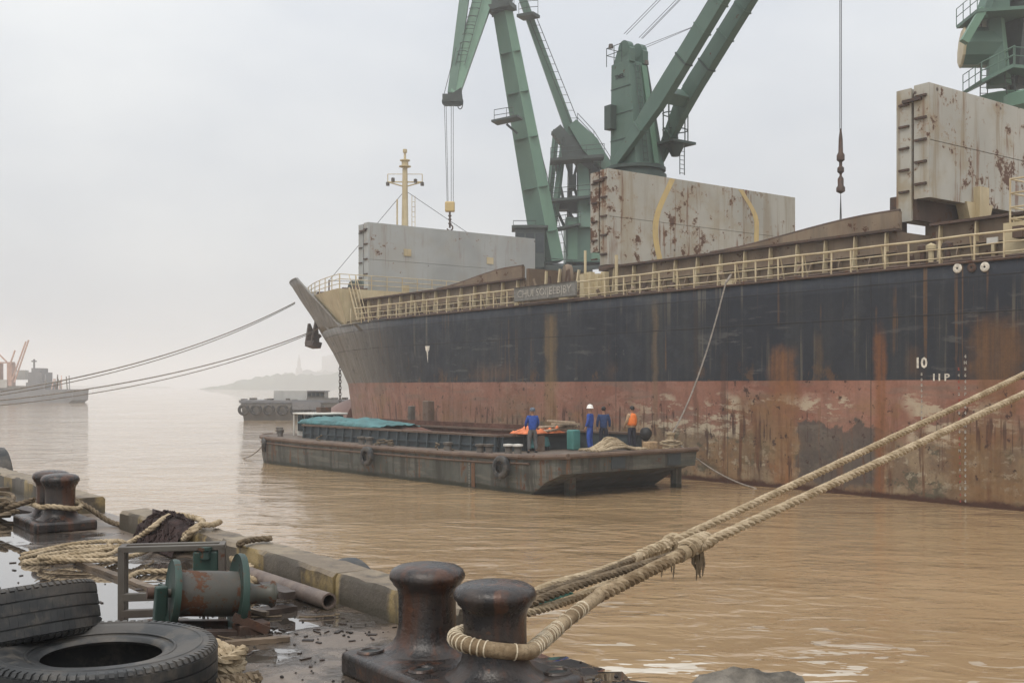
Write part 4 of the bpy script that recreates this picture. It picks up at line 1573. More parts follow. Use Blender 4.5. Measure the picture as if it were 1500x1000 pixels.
# A-frame tower
Zt = 114.5
mb = MB()
mb.bar(px3(810, 335, 112), px3(827, 198, 114), .55, .6, w2=.45, h2=.5)
mb.build('tower_leg', 'dockgreen', dk, smooth=0)
MB().bar(px3(857, 335, 112), px3(852, 214, 114), 1.5, 1.0, w2=.9, h2=.9).build('tower_leg', 'dockgreen', dk, smooth=0)
MB().bar(px3(804, 300, 117), px3(815, 190, 117), .5, .5).build('tower_leg', 'dockgreen', dk, smooth=0)
MB().bar(px3(834, 320, 119), px3(836, 210, 118), .4, .4).build('tower_leg', 'dockdark', dk, smooth=0)
MB().bar(px3(814, 190, 114), px3(862, 250, 114), 1.4, 1.2, w2=2.0).build('tower_head', 'dockdark', dk, smooth=0)
for i, (px, py, wd, ht) in enumerate(((846, 214, 2.6, 1.8), (838, 226, 2.2, 1.2), (856, 228, 1.8, 1.6), (838, 268, .8, 1.4), (846, 300, 2, 1.6), (829, 300, 2.2, 1.2))):
    MB().box(px3(px, py, 114), (wd, 1.8, ht), yaw).build('gear_box', 'dockdark', dk, smooth=0)
for k, (pts, hh) in enumerate(((((806, 237), (884, 231)), .5), (((808, 296), (866, 290)), .4), (((862, 298), (884, 302)), .4), (((806, 338), (850, 330)), .3))):
    a, b = px3(*pts[0], 112), px3(*pts[1], 112)
    m = MB().bar(a, b, 2.2, hh * .6)
    rails(m, [a + V3(0, 0, .15) - CF * 1.05, b + V3(0, 0, .15) - CF * 1.05], 1.05)
    m.build('tower_platform', 'dockdark', dk, smooth=0)
m = MB()
for (a, b) in (((812, 232), (826, 296)), ((826, 236), (812, 292)), ((830, 240), (846, 290)), ((846, 240), (832, 292)), ((826, 300), (846, 330)), ((812, 300), (828, 335))):
    m.bar(px3(*a, 114), px3(*b, 114), .28, .28)
ladder(px3(876, 330, 112), px3(874, 235, 112), .8, m)
ladder(px3(808, 296, 113), px3(820, 200, 113), .7, m)
m.build('bracing', 'dockdark', dk, smooth=0)
# main strut: a deep box with a bright flank
def strut(p0, w0, p1, w1, dp0, dp1, mat_a, name):
    """box girder between two points with width across the view and depth along it"""
    d = (p1 - p0).normalized()
    sd = d.cross(CF).normalized()
    vs = []
    for p, w_, dp in ((p0, w0, dp0), (p1, w1, dp1)):
        vs += [p + sd * a * w_ / 2 + CF * b * dp / 2 for a, b in ((-1, -1), (1, -1), (1, 1), (-1, 1))]
    return MB().add(vs, [(3, 2, 1, 0), (4, 5, 6, 7), (0, 1, 5, 4), (1, 2, 6, 5), (2, 3, 7, 6), (3, 0, 4, 7)])
def girder(name, pa, wa, pb, wb, Za, Zb, parent, ridge=.58):
    """hexagon girder: two visible flanks meeting on a ridge line"""
    a, b = px3(*pa, Za), px3(*pb, Zb)
    d = (b - a).normalized()
    sd = d.cross(CF).normalized()
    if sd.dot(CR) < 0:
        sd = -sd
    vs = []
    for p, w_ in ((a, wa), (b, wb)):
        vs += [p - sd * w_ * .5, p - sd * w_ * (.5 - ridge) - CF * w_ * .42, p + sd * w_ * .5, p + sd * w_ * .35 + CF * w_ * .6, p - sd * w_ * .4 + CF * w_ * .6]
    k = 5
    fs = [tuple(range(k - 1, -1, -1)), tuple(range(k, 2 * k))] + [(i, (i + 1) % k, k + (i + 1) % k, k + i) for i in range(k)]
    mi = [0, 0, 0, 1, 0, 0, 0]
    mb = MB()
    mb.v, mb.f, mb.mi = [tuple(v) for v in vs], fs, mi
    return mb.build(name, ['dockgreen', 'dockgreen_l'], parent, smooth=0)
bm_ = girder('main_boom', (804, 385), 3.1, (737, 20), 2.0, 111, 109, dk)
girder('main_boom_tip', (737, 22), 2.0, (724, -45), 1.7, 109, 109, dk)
m = MB()
for t_ in (.12, .3, .5, .68, .84):
    q0, q1 = px3(804, 385, 111), px3(737, 20, 109)
    c = q0.lerp(q1, t_)
    wd_ = 3.1 + (2.0 - 3.1) * t_
    MB().bar(c, c + (q1 - q0).normalized() * .06, wd_ * .9, wd_ * .8, up=CF).build('seam_flange', 'dockgreen', bm_, smooth=0)
a, b = px3(724, 180, 108), px3(762, 172, 107)
m.bar(a, b, 1.6, .2)
rails(m, [px3(724, 179, 107.3), px3(742, 176, 107), px3(752, 175, 107)], 1.2)
m.bar(px3(742, 182, 108), px3(758, 196, 108), .2, .2)
m.build('boom_platform', 'dockdark', bm_, smooth=0)
m = MB()
ladder(px3(828, 375, 111), px3(742, 40, 109), .5, m, .9)
m.build('boom_ladder', 'dockdark', bm_, smooth=0)
m = MB()
a, b = px3(732, 10, 109), px3(752, 8, 108)
m.bar(px3(716, 16, 109), px3(752, 8, 108), 1.8, .5)
rails(m, [px3(740, 8, 107), px3(753, 8, 107)], 1.4)
m.prism([px3(x, y, 108) for x, y in ((720, -10), (752, -8), (742, 14), (720, 18))], CF * 1.6)
m.build('boom_head', 'dockdark', dk, smooth=0)
# tie beam and balance lever at the back
MB().add(*(lambda s_: (s_.v, s_.f))(strut(px3(840, 205, 114), 1.0, px3(757, -25, 112), .75, .8, .6, 0, 0))).build('tie_beam', 'dockgreen', dk, smooth=0)
m = MB()
ladder(px3(846, 190, 113), px3(778, 20, 112), .8, m, .8)
m.bar(px3(762, 26, 112), px3(786, 22, 111), 1.4, .3)
rails(m, [px3(760, 25, 111.4), px3(772, 22, 111), px3(788, 21, 111)], 1.4)
m.build('tie_beam_ladder', 'dockdark', dk, smooth=0)
bl = MB()
bl.add(*(lambda s_: (s_.v, s_.f))(strut(px3(838, 182, 113.5), 1.0, px3(864, 214, 113.5), 1.9, 1.5, 1.6, 0, 0)))
bl.add(*(lambda s_: (s_.v, s_.f))(strut(px3(864, 214, 113.5), 1.9, px3(892, 250, 113.5), .9, 1.6, 1.2, 0, 0)))
bl.build('balance_lever', 'dockgreen', dk, smooth=0)
m = MB()
rails(m, [px3(846, 180, 113), px3(870, 206, 113), px3(894, 244, 113)], 1.0)
m.build('lever_rail', 'dockdark', dk)
MB().box(px3(872, 262, 116), (2.2, 3, 4.5), yaw @ Matrix.Rotation(-.3, 3, 'Y')).build('counterweight', 'dockdark', dk, smooth=0)
# fly jib with head sheaves
def bar2(pa, wa, pb, wb, Za, Zb, name, mat):
    s_ = strut(px3(*pa, Za), wa, px3(*pb, Zb), wb, 1.0, 1.0, 0, 0)
    return s_.build(name, mat, dk, smooth=0)
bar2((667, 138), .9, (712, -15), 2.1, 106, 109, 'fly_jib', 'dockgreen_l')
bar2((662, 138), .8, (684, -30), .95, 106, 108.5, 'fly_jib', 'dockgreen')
m = MB()
ladder(px3(674, 95, 106), px3(702, -10, 108), .9, m, .7)
for t_ in np.linspace(0, 1, 8):
    q = px3(678 + 24 * t_, 78 - 88 * t_, 106 + 2 * t_)
    m.tube([q + CR * math.cos(a) * .5 - CF * (.3 + .5 * math.sin(a)) for a in np.linspace(0, math.pi, 7)], .03, 4)
m.build('caged_ladder', 'dockdark', dk, smooth=0)
m = MB()
m.box(px3(663, 146, 106), (1.9, 1.4, .75), yaw)
for px in (654, 660, 668, 672):
    m.lathe([(0, -.12), (.45, -.12), (.45, .12), (0, .12)], 14, Matrix.Translation(px3(px, 149, 105.6)) @ Matrix.Rotation(-.6, 4, 'Z') @ Matrix.Rotation(R(90), 4, 'X'))
m.tube([px3(674 + 4 * math.cos(a), 151 + 9 * math.sin(a), 105.5) for a in np.linspace(-1.4, 2.6, 12)], .05, 5)
m.prism([px3(x, y, 105.5) for x, y in ((657, 140), (676, 128), (677, 146), (668, 152), (652, 152))], CF * 1.0)
m.build('jib_head', 'dockdark', dk, smooth=20)
m = MB()
m.rod(px3(650, 140, 106), px3(668, 70, 106), .03, 4)
m.build('jib_wire', 'wire', dk)
hb = thing('hook_block', 'yellowish hook block hanging on four wires above the forward hatch cover', 'hook', px3(659, 335, 106))
m = MB()
for a, b in ((651, 655), (653.5, 656.5), (661, 661), (664, 664)):
    m.rod(px3(a, 152, 106), px3(b, 298, 106), .03, 4)
m.build('hoist_wire', 'wire', hb)
MB().box(px3(659, 303, 106), (.95, .6, 1.0), yaw).build('block_housing', 'yellow', hb, smooth=0, bevel=.12)
m = MB()
q = px3(659, 320, 106)
m.rod(px3(659, 311, 106), px3(659, 334, 106), .1, 8)
for z_ in (.25, -.1, -.5):
    m.lathe([(0, -.1), (.17, -.06), (.17, .06), (0, .1)], 10, Matrix.Translation(q + V3(0, 0, z_)))
m.tube([q + V3(0, 0, -.9) + CR * .28 * math.sin(a) + V3(0, 0, .28 * math.cos(a)) for a in np.linspace(0, 4.4, 12)], .08, 6)
m.build('hook', 'iron_rust', hb)

# second dock crane at the right edge
Zb = 75
d2 = thing('dock_crane', 'green dock crane with drum-shaped counterweight at the upper right edge', 'crane', (*px3(1475, 565, Zb).xy, 2.2))
q = px3(1478, 565, Zb)
for sx in (-1, 1):
    for sy in (-1, 1):
        MB().bar((q.x + sx * 4, q.y + sy * 4, 2.2), (q.x + sx * 2, q.y + sy * 2, 15), 1.1, 1.1).build('portal_leg', 'dockgreen', d2, smooth=0)
MB().b2(q.x - 3, q.x + 3, q.y - 3, q.y + 3, 14.8, 15.8).build('portal_beam', 'dockgreen', d2, smooth=0)
MB().lathe([(1.9, 15.7), (1.5, 18), (1.5, 23.3), (1.9, 24)], 18, Matrix.Translation(px3(1472, 565, Zb) * Vector((1, 1, 0)))).build('column', 'dockgreen_l', d2)
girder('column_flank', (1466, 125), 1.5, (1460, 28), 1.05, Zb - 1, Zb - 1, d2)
MB().bar(px3(1484, 128, Zb), px3(1500, -40, Zb), 1.4, 1.4).build('column', 'dockdark', d2, smooth=0)
cw = MB()
a, b = px3(1396, 70, Zb + .4), px3(1462, 70, Zb - .2)
dd = (b - a)
L = dd.length
Tm = Matrix.Translation(a) @ dd.to_track_quat('Z', 'Y').to_matrix().to_4x4()
cw.lathe([(1.35, .6), (1.35, L)], 10, Tm)
cwt = cw.build('counterweight', 'dockgreen', d2, smooth=20)
MB().lathe([(0, .42), (1.25, .5), (1.37, .58), (1.37, .66), (0, .68)], 10, Tm).build('end_cap', 'cream', cwt, smooth=20)
MB().bar(px3(1412, 62, Zb - 2.4), px3(1440, 14, Zb - 2.4), .5, .5).build('hanger', 'dockgreen_l', d2, smooth=0)
MB().bar(px3(1412, 62, Zb + 1.4), px3(1440, 14, Zb + 1.4), .6, .6).build('hanger', 'dockdark', d2, smooth=0)
MB().bar(px3(1437, 25, Zb - 2), px3(1462, -45, Zb - 1), .6, .6).build('hanger', 'dockgreen', d2, smooth=0)
for (pa, pb, t_) in (((1416, 28), (1508, 22), 3.4), ((1424, 128), (1472, 104), 3.0), ((1470, 106), (1520, 110), 3.0)):
    a, b = px3(*pa, Zb - 1), px3(*pb, Zb - 1)
    m = MB().bar(a, b, t_, .22)
    rails(m, [a - CF * t_ / 2, b - CF * t_ / 2], 1.25, .035, 4, 1.0)
    rails(m, [a + CF * t_ / 2, a - CF * t_ / 2], 1.25, .035, 4, 1.0)
    m.build('platform', 'dockgreen', d2, smooth=0)
rg = random.Random(4)
for i in range(14):
    px, py = rg.uniform(1452, 1505), rg.uniform(-25, 20)
    MB().box(px3(px, py, Zb + rg.uniform(-1, 1)), (rg.uniform(.5, 1.4), .8, rg.uniform(.5, 2)), yaw).build('machinery', rg.choice(['dockdark', 'dockgreen']), d2, smooth=0)
for i in range(8):
    px, py = rg.uniform(1480, 1510), rg.uniform(35, 140)
    MB().bar(px3(px, py - 22, Zb - .5), px3(px + rg.uniform(-6, 6), py + 22, Zb - .5), .3, .3).build('bracing', 'dockdark', d2, smooth=0)
m = MB()
ladder(px3(1441, 150, Zb), px3(1443, 20, Zb), .5, m, .4)
ladder(px3(1482, 140, Zb - 2), px3(1478, 110, Zb - 2), .6, m, .4)
m.build('ladder', 'dockdark', d2, smooth=0)
MB().lathe([(0, 0), (1.3, 0), (1.4, .8), (0, 1.3)], 16, Matrix.Translation(px3(1503, 158, Zb - 3))).build('winch_cover', 'dockgreen_l', d2)

# ================================================================== BARGE ALONGSIDE
bE, bN = V3(-.0557, .9984, 0), V3(.9984, .0557, 0)
B0 = V3(25.7, 31.3, 0)
def B(u, w_, z):
    return B0 + bE * u + bN * w_ + V3(0, 0, z)
BW, BL = 7.2, 27.0
byaw = Matrix((bN, bE, V3(0, 0, 1))).transposed()
def dz(u):
    return float(np.interp(u, [0, 2, 6, 20, 27], [1.62, 1.5, 1.38, 1.36, 1.46]))
barge = thing('barge', 'long grey open river barge moored beside the rusty ship', 'barge', B(14, 3.6, 0))
mb = MB()
us = [0, .35, .8, 1.4, 2.2, 3.2, 5, 8, 12, 16, 20, 23.5, 24.5, 25.3, 26.0, 26.5, 26.9]
def inset(u):
    return 0 if u < 23.5 else 2.4 * (1 - math.sqrt(max(0, 1 - ((u - 23.5) / 3.5) ** 2)))
def zb(u):
    return float(np.interp(u, [0, .35, .8, 1.6, 3.2], [.93, .9, .72, .4, -.6]))
vs, fs = [], []
for u in us:
    a, b = inset(u), BW - inset(u)
    t_ = .25 if u > 23 else 0
    vs += [B(u, a, dz(u)), B(u, a + .02, max(zb(u), .5) if zb(u) < .5 else zb(u)), B(u - t_, a + .12, zb(u)), B(u - t_, b - .12, zb(u)), B(u, b, dz(u))]
k = 5
for i in range(len(us) - 1):
    for j in range(k):
        j2 = (j + 1) % k
        fs.append((i * k + j, i * k + j2, (i + 1) * k + j2, (i + 1) * k + j))
fs += [tuple(range(k)), tuple((len(us) - 1) * k + j for j in range(k))]
mb.add(vs, fs)
mb.build('hull', 'barge', barge, smooth=25)
# deck plate
vs, fs = [], []
for u in us:
    vs += [B(u, inset(u), dz(u) + .012), B(u, BW - inset(u), dz(u) + .012)]
fs = [(2 * i, 2 * i + 1, 2 * i + 3, 2 * i + 2) for i in range(len(us) - 1)]
MB().add(vs, fs).build('deck', 'barge_deck', barge, smooth=0)
# half-round rubbing strakes
MB().tube([B(u, inset(u) - .02, dz(u) - .04) for u in us], .11, 8).build('rub_rail', 'rail_rust', barge)
MB().tube([B(u, inset(u) - .01, dz(u) - .3) for u in us if u > 1.9], .05, 6).build('rub_rail', 'rail_rust', barge)
MB().tube([B(-.03, w_, dz(0) - .03) for w_ in np.linspace(0, BW, 9)], .1, 8).build('rub_rail', 'rail_rust', barge)
for w_ in (2.7, 5.9):
    MB().box(B(-.015, w_ - .1, 1.27), (.75, .03, .52), byaw).build('patch_plate', 'barge_wall', barge, smooth=0)
# spud legs under the swim end
for u, w_ in ((1.15, 1.15), (.75, 6.75)):
    MB().box(B(u, w_, .15), (.34, .34, 1.7), byaw).build('leg', 'barge', barge, smooth=0, bevel=.03)
# hold coaming
C0, C1, CW0, CW1, CT = 5.9, 22.6, 1.45, 5.9, 2.05
MB().prism([B(C0, CW0, 1.3), B(C1, CW0, 1.3), B(C1, CW0 + .08, 1.3), B(C0, CW0 + .08, 1.3)], (0, 0, CT - 1.3)).build('coaming', 'barge_wall', barge, smooth=0)
MB().prism([B(C0, CW1 - .08, .2), B(C1, CW1 - .08, .2), B(C1, CW1, .2), B(C0, CW1, .2)], (0, 0, CT + .12)).build('coaming', 'cargo', barge, smooth=0)
MB().prism([B(C0, CW0, .6), B(C0, CW1, .6), B(C0 + .08, CW1, .6), B(C0 + .08, CW0, .6)], (0, 0, CT - .6)).build('coaming', 'barge_wall', barge, smooth=0)
MB().prism([B(C1 - .08, CW0, .6), B(C1 - .08, CW1, .6), B(C1, CW1, .6), B(C1, CW0, .6)], (0, 0, CT - .6)).build('coaming', 'barge_wall', barge, smooth=0)
for a, b in (((C0 - .1, CW0 - .12), (C1, CW0 + .2)), ((C0 - .1, CW1 - .2), (C1, CW1 + .12))):
    MB().prism([B(a[0], a[1], CT), B(b[0], a[1], CT), B(b[0], b[1], CT), B(a[0], b[1], CT)], (0, 0, .09)).build('coaming_cap', 'rail_rust', barge, smooth=0)
MB().prism([B(C0 - .16, CW0 + .2, CT + .003), B(C0 + .2, CW0 + .2, CT + .003), B(C0 + .2, CW1 - .2, CT + .003), B(C0 - .16, CW1 - .2, CT + .003)], (0, 0, .09)).build('coaming_cap', 'rail_rust', barge, smooth=0)
stay = MB().prism([B(0, CW0 - .15, 1.36), B(0, CW0, 1.36), B(0, CW0, CT - .01), B(0, CW0 - .1, CT - .01)], bE * .07).mesh('coaming_stay', 'barge_wall', root_loc(barge), 0)
u = C0 + .1
while u < C1:
    mesh_obj('coaming_stay', stay, barge, bE * u)
    u += .82
MB().prism([B(C0, CW0 - .07, 1.62), B(C1, CW0 - .07, 1.62), B(C1, CW0, 1.62), B(C0, CW0, 1.62)], (0, 0, .06)).build('coaming_stiffener', 'barge_wall', barge, smooth=0)
for w_ in (1.6, 2.9, 4.2, 5.5):
    MB().box(B(C0 - .06, w_, 1.7), (.08, .12, .68), byaw).build('coaming_stay', 'barge_wall', barge, smooth=0)
# hold floor and low bulwark toward the ship
MB().prism([B(C0, CW0, .4), B(C1, CW0, .4), B(C1, CW1, .4), B(C0, CW1, .4)], (0, 0, .05)).build('hold_floor', 'cargo', barge, smooth=0)
MB().prism([B(2.5, 6.3, 1.4), B(6.2, 6.3, 1.4), B(6.2, 6.55, 1.4), B(2.5, 6.55, 1.4)], (0, 0, .72)).build('bulwark', 'barge_wall', barge, smooth=0)
MB().prism([B(2.45, 6.22, 2.12), B(6.2, 6.22, 2.12), B(6.2, 6.6, 2.12), B(2.45, 6.6, 2.12)], (0, 0, .09)).build('bulwark_cap', 'rail_rust', barge, smooth=0)
MB().box(B(5.2, 3.2, 1.72), (.26, .2, .7), byaw).build('stub_post', 'rail_rust', barge, smooth=0)
# deck bollards
def bitt(u, w_, s=1., white=False):
    c = B(u, w_, dz(u))
    o_ = MB().lathe([(.17 * s, 0), (.14 * s, .05), (.13 * s, .26 * s), (.19 * s, .28 * s), (.19 * s, .36 * s), (0, .38 * s)], 14, Matrix.Translation(c)).build('bitt', 'frame', barge)
    if white:
        MB().lathe([(.195 * s, .31 * s), (.195 * s, .37 * s), (0, .395 * s)], 14, Matrix.Translation(c)).build('bitt_cap', 'white', o_)
for u, w_, wh in ((4.4, .75, True), (3.8, .75, True), (5.6, .7, False), (6.2, .7, False), (8.2, .5, False), (14.5, .5, False), (15.2, .5, False), (24.2, .9, False), (26.2, 1.9, False), (22, 6.7, False), (19, 6.7, False)):
    bitt(u, w_, 1.1, wh)
MB().box(B(18, 6.4, 2.4), (.45, .5, 2.0), byaw).build('winch_post', 'rail_rust', barge, smooth=0, bevel=.05)
MB().box(B(19.6, 6.4, 2.2), (.3, .3, 1.8), byaw).build('winch_post', 'frame', barge, smooth=0, bevel=.04)
# draft column on an orange band
q = at(683, 700, x=25.1)
u0 = (q - B0).dot(bE)
MB().prism([B(u0 - .22, -.012, .05), B(u0 + .0, -.012, .05), B(u0 + .0, -.012, 1.05), B(u0 - .22, -.012, 1.05)], bN * .02).build('painted_band', 'orange_band', barge, smooth=0)
bm_rot = Matrix((-bE, V3(0, 0, 1), -bN)).transposed().to_euler()
for i, ch in enumerate('864208642'):
    me = text_mesh(ch, .12, .004, .0)
    me.materials.clear()
    me.materials.append(M['board_letter'])
    o_ = mesh_obj('draft_mark', me, barge, B(u0 + .14, -.02, 1.0 - .115 * i) - root_loc(barge), bm_rot)
MB().prism([B(24.03, inset(24) - .03, .1), B(24.06, inset(24) - .03, .1), B(24.06, inset(24) - .03, 1.0), B(24.03, inset(24) - .03, 1.0)], bN * .05).build('painted_band', 'barge_deck', barge, smooth=0)
# wheelhouse
wh = MB().box(B(24.0, 3.2, 1.98), (1.8, 1.8, 1.26), byaw).build('wheelhouse', 'white', barge, smooth=0, bevel=.03)
MB().box(B(23.9, 3.2, 2.66), (2.2, 2.3, .1), byaw).build('roof', 'white', wh, smooth=0, bevel=.03)
for w_ in (2.55, 3.25, 3.9):
    MB().box(B(23.02, w_, 2.3), (.5, .05, .55), byaw).build('window', 'glass', wh, smooth=0)
for u in (23.5, 24.3):
    MB().box(B(u, 2.18, 2.15), (.05, .5, .9), byaw).build('window', 'glass', wh, smooth=0)
MB().rod(B(24.95, 2.15, 1.4), B(24.95, 2.15, 2.62), .05, 6).build('roof_post', 'white', wh)
MB().box(B(24.2, 3.6, 2.86), (.7, .5, .3), byaw).build('roof_locker', 'deckdark', wh, smooth=0, bevel=.03)
# coiled gear on the side deck
rg = random.Random(21)
for u, w_ in ((13.2, .75), (13.9, .7), (14.1, 1.0), (19.8, .9), (8.6, .9), (9.4, .7), (24.6, 1.0)):
    pts = [B(u + rg.uniform(-.4, .4), w_ + rg.uniform(-.2, .2), dz(u) + .05 + .05 * i) for i in range(6)]
    MB().tube(spline(pts, .08), .04, 5).build('rope_tangle', 'rope_dark', barge)

# tyre fenders hung over the side
def tyre(mb, Rr, r, T, tread=True, n=48, hole=None):
    hole = hole or Rr * .52
    wd = r
    prof = [(hole, -wd * .62), (hole + .03 * Rr, -wd * .86), (hole + (Rr - hole) * .45, -wd), (Rr * .93, -wd * .88), (Rr * .985, -wd * .72), (Rr, -wd * .4), (Rr, wd * .4), (Rr * .985, wd * .72), (Rr * .93, wd * .88),
            (hole + (Rr - hole) * .45, wd), (hole + .03 * Rr, wd * .86), (hole, wd * .62), (hole + .07 * Rr, wd * .5), (Rr * .9, wd * .6), (Rr * .92, 0), (Rr * .9, -wd * .6), (hole + .07 * Rr, -wd * .5)]
    return mb.ring(prof, n, T)
tf = MB()
tyre(tf, .46, .13, Matrix.Identity(4), n=32)
fender_me = tf.mesh('tyre_fender', 'rubber', smooth=35)
def fender(loc, nrm, label, scale=1.):
    o_ = bpy.data.objects.new('tyre_fender', fender_me)
    C.objects.link(o_)
    o_.location = loc
    o_.rotation_euler = Vector(nrm).to_track_quat('Z', 'Y').to_euler()
    o_.scale = (scale,) * 3
    tag(o_, label, 'tyre', 'tyre fenders hung over a side')
    return o_
q = at(737, 684, x=25.35)
fender(V3(25.25, q.y, q.z), -bN + V3(0, 0, .08), 'tyre fender hanging near the bow of the long barge, below the bollards')
q = at(540, 668, x=24.75)
fender(V3(24.65, q.y, q.z), -bN + V3(0, 0, .08), 'tyre fender hanging halfway along the side of the long barge')
q = at(395, 650, x=24.6)
fender(V3(q.x - .1, q.y + .3, q.z), -bN * .75 + bE * .65 + V3(0, 0, .1), 'tyre fender on the stern corner of the long barge')

# tarpaulins, cargo and gear on the barge
def cloth(name, mat, label, cat, f, nu=40, nv=14, th=.02, group=None):
    mb = MB().gridf(f, nu, nv)
    o_ = mb.build(name, mat, smooth=60)
    md_ = o_.modifiers.new('t', 'SOLIDIFY')
    md_.thickness = th
    tag(o_, label, cat, group)
    return o_
def tealf(a, b):
    u = 15.2 + 8.2 * a
    ang = b * math.pi * 1.08 - .1
    h = (.36 - .1 * (1 - a)) * (.35 + .65 * math.sin(max(.04, min(1, a * 3.2)) * 1.57)) * (1 if a < .9 else 1 - (a - .9) * 3)
    wv = 1.2 + .1 * math.sin(a * 9)
    n_ = .10 * mnoise.noise(V3(a * 4, b * 9, 1)) + .06 * mnoise.noise(V3(a * 9, b * 22, 4))
    return B(u, 2.75 - wv * math.cos(ang), CT + .1 + max(0.0, h * math.sin(ang) * (1 + n_) + n_ * .9 + .02))
cloth('tarpaulin', 'tarp_teal', 'crumpled teal tarpaulin stretched over the hold by the wheelhouse', 'tarpaulin', tealf, 60, 26)
mb = MB()
mb.blob(B(17.2, 3.7, .7), (1.9, 5.8, 1.62), 3, .12, 1.2, 30, 14)
o = mb.build('cargo_heap', 'cargo', smooth=60)
tag(o, 'reddish brown cargo heap in the barge hold under the teal tarpaulin', 'cargo')
def orf(seed, u0, w0, lu, lw, h):
    def f(a, b):
        n_ = .18 * mnoise.noise(V3(a * 3.3, b * 3.3, seed)) + .1 * mnoise.noise(V3(a * 8, b * 8, seed + 2))
        e = min(1, min(a, 1 - a, b, 1 - b) * 5)
        return B(u0 + lu * (a - .5), w0 + lw * (b - .5), CT + .12 + max(0, (h + n_) * e))
    return f
cloth('tarpaulin', 'tarp_orange', 'orange tarpaulin bundle on the barge behind the worker in grey trousers', 'tarpaulin', orf(1, 5.75, 3.0, 1.1, 1.3, .2), 22, 22, .02, 'orange tarpaulins on the barge')
cloth('tarpaulin', 'tarp_orange', 'orange tarpaulin bundle on the barge under the pale planks', 'tarpaulin', orf(7, 5.8, 4.3, .9, .9, .14), 22, 22, .02, 'orange tarpaulins on the barge')
o = MB().gridf(lambda a, b: B(5.55 - .16 * b + .03 * math.sin(a * 14), 2.75 + 1.15 * a, 1.95 - .42 * b + .05 * a), 16, 8).build('tarpaulin', 'tarp_teal', smooth=60)
o.modifiers.new('t', 'SOLIDIFY').thickness = .05
tag(o, 'small teal sheet hanging on the hold end next to the orange tarpaulin', 'tarpaulin')
rg = random.Random(6)
for k, (u, w_, L_, a_, z_) in enumerate(((5.6, 4.55, 2.3, .1, 2.3), (5.75, 4.7, 2.0, -.1, 2.42), (5.5, 4.9, 1.9, .22, 2.52), (5.9, 5.0, 1.3, -.3, 2.62))):
    d_ = bN * math.cos(a_) + bE * math.sin(a_) + V3(0, 0, .05 - .04 * k)
    c = B(u, w_, z_)
    o = MB().bar(c - d_ * L_ / 2, c + d_ * L_ / 2, .24, .09).build('plank', 'plank_pale', smooth=0, bevel=.02)
    tag(o, ('pale plank lowest in the pile on the barge hold end', 'pale plank second from the bottom of the pile on the hold end', 'pale plank laid askew, second from the top of the pile on the hold end', 'short pale plank on top of the pile on the hold end')[k], 'plank', 'planks piled on the barge')
o = MB().box(B(4.4, 4.35, 1.9), (.46, .42, .86), byaw).build('teal_bin', 'teal_box', smooth=0, bevel=.06)
tag(o, 'upright teal green bin beside the worker in the white helmet', 'bin')
# rope heap near the bow
hp = MB()
rg = random.Random(9)
for i in range(26):
    t0 = rg.uniform(0, 1)
    pts = []
    for j in range(7):
        s_ = j / 6
        ww = 2.9 + 2.9 * s_
        hgt = .52 * math.exp(-((s_ - .42) / .25) ** 2)
        off = (i / 25 - .5) * 1.1
        pts.append(B(1.9 + off + rg.uniform(-.1, .1), ww + rg.uniform(-.08, .08), dz(1.5) + .04 + hgt * (1 - abs(i / 25 - .5) * 1.5) + rg.uniform(0, .05)))
    hp.tube(spline(pts, .12), .045, 5)
o = hp.build('rope_heap', 'rope', smooth=50)
tag(o, 'heap of thick pale mooring rope on the bow deck of the barge', 'rope')
hp = MB()
for i in range(8):
    pts = [B(.9 + .35 * math.cos(a + i), 6.6 + .3 * math.sin(a + i * 2), dz(1) + .06 + .045 * i) for a in np.linspace(0, 2 * math.pi, 9, endpoint=False)]
    hp.tube(spline(pts, .08, True), .04, 5, True)
hp.lathe([(.14, 0), (.14, .6), (.18, .62), (.18, .7), (0, .72)], 12, Matrix.Translation(B(.9, 6.6, dz(1))))
o = hp.build('rope_coil', 'rope', smooth=50)
tag(o, 'turns of rope round the mooring post on the outer bow corner of the barge', 'rope')
o = MB().box(B(1.5, 6.0, dz(1.5) + .18), (.55, .4, .36), byaw).build('basket', 'tan_box', smooth=0, bevel=.05)
tag(o, 'tan wicker basket at the feet of the man in the orange life vest', 'basket')

# ------------------------------------------------------------------ people
def skin_mesh(name, pts, edges, rad, mat, parent, sub=2):
    me = bpy.data.meshes.new(name)
    me.from_pydata([Vector(p) for p in pts], edges, [])
    me.materials.append(M[mat])
    o_ = bpy.data.objects.new(name, me)
    C.objects.link(o_)
    o_.parent = parent
    md_ = o_.modifiers.new('skin', 'SKIN')
    md_.use_smooth_shade = True
    for i, r_ in enumerate(rad):
        d_ = me.skin_vertices[0].data[i]
        d_.radius = r_ if isinstance(r_, tuple) else (r_, r_)
        d_.use_root = i == 0
    sb = o_.modifiers.new('sub', 'SUBSURF')
    sb.levels = sb.render_levels = sub
    return o_


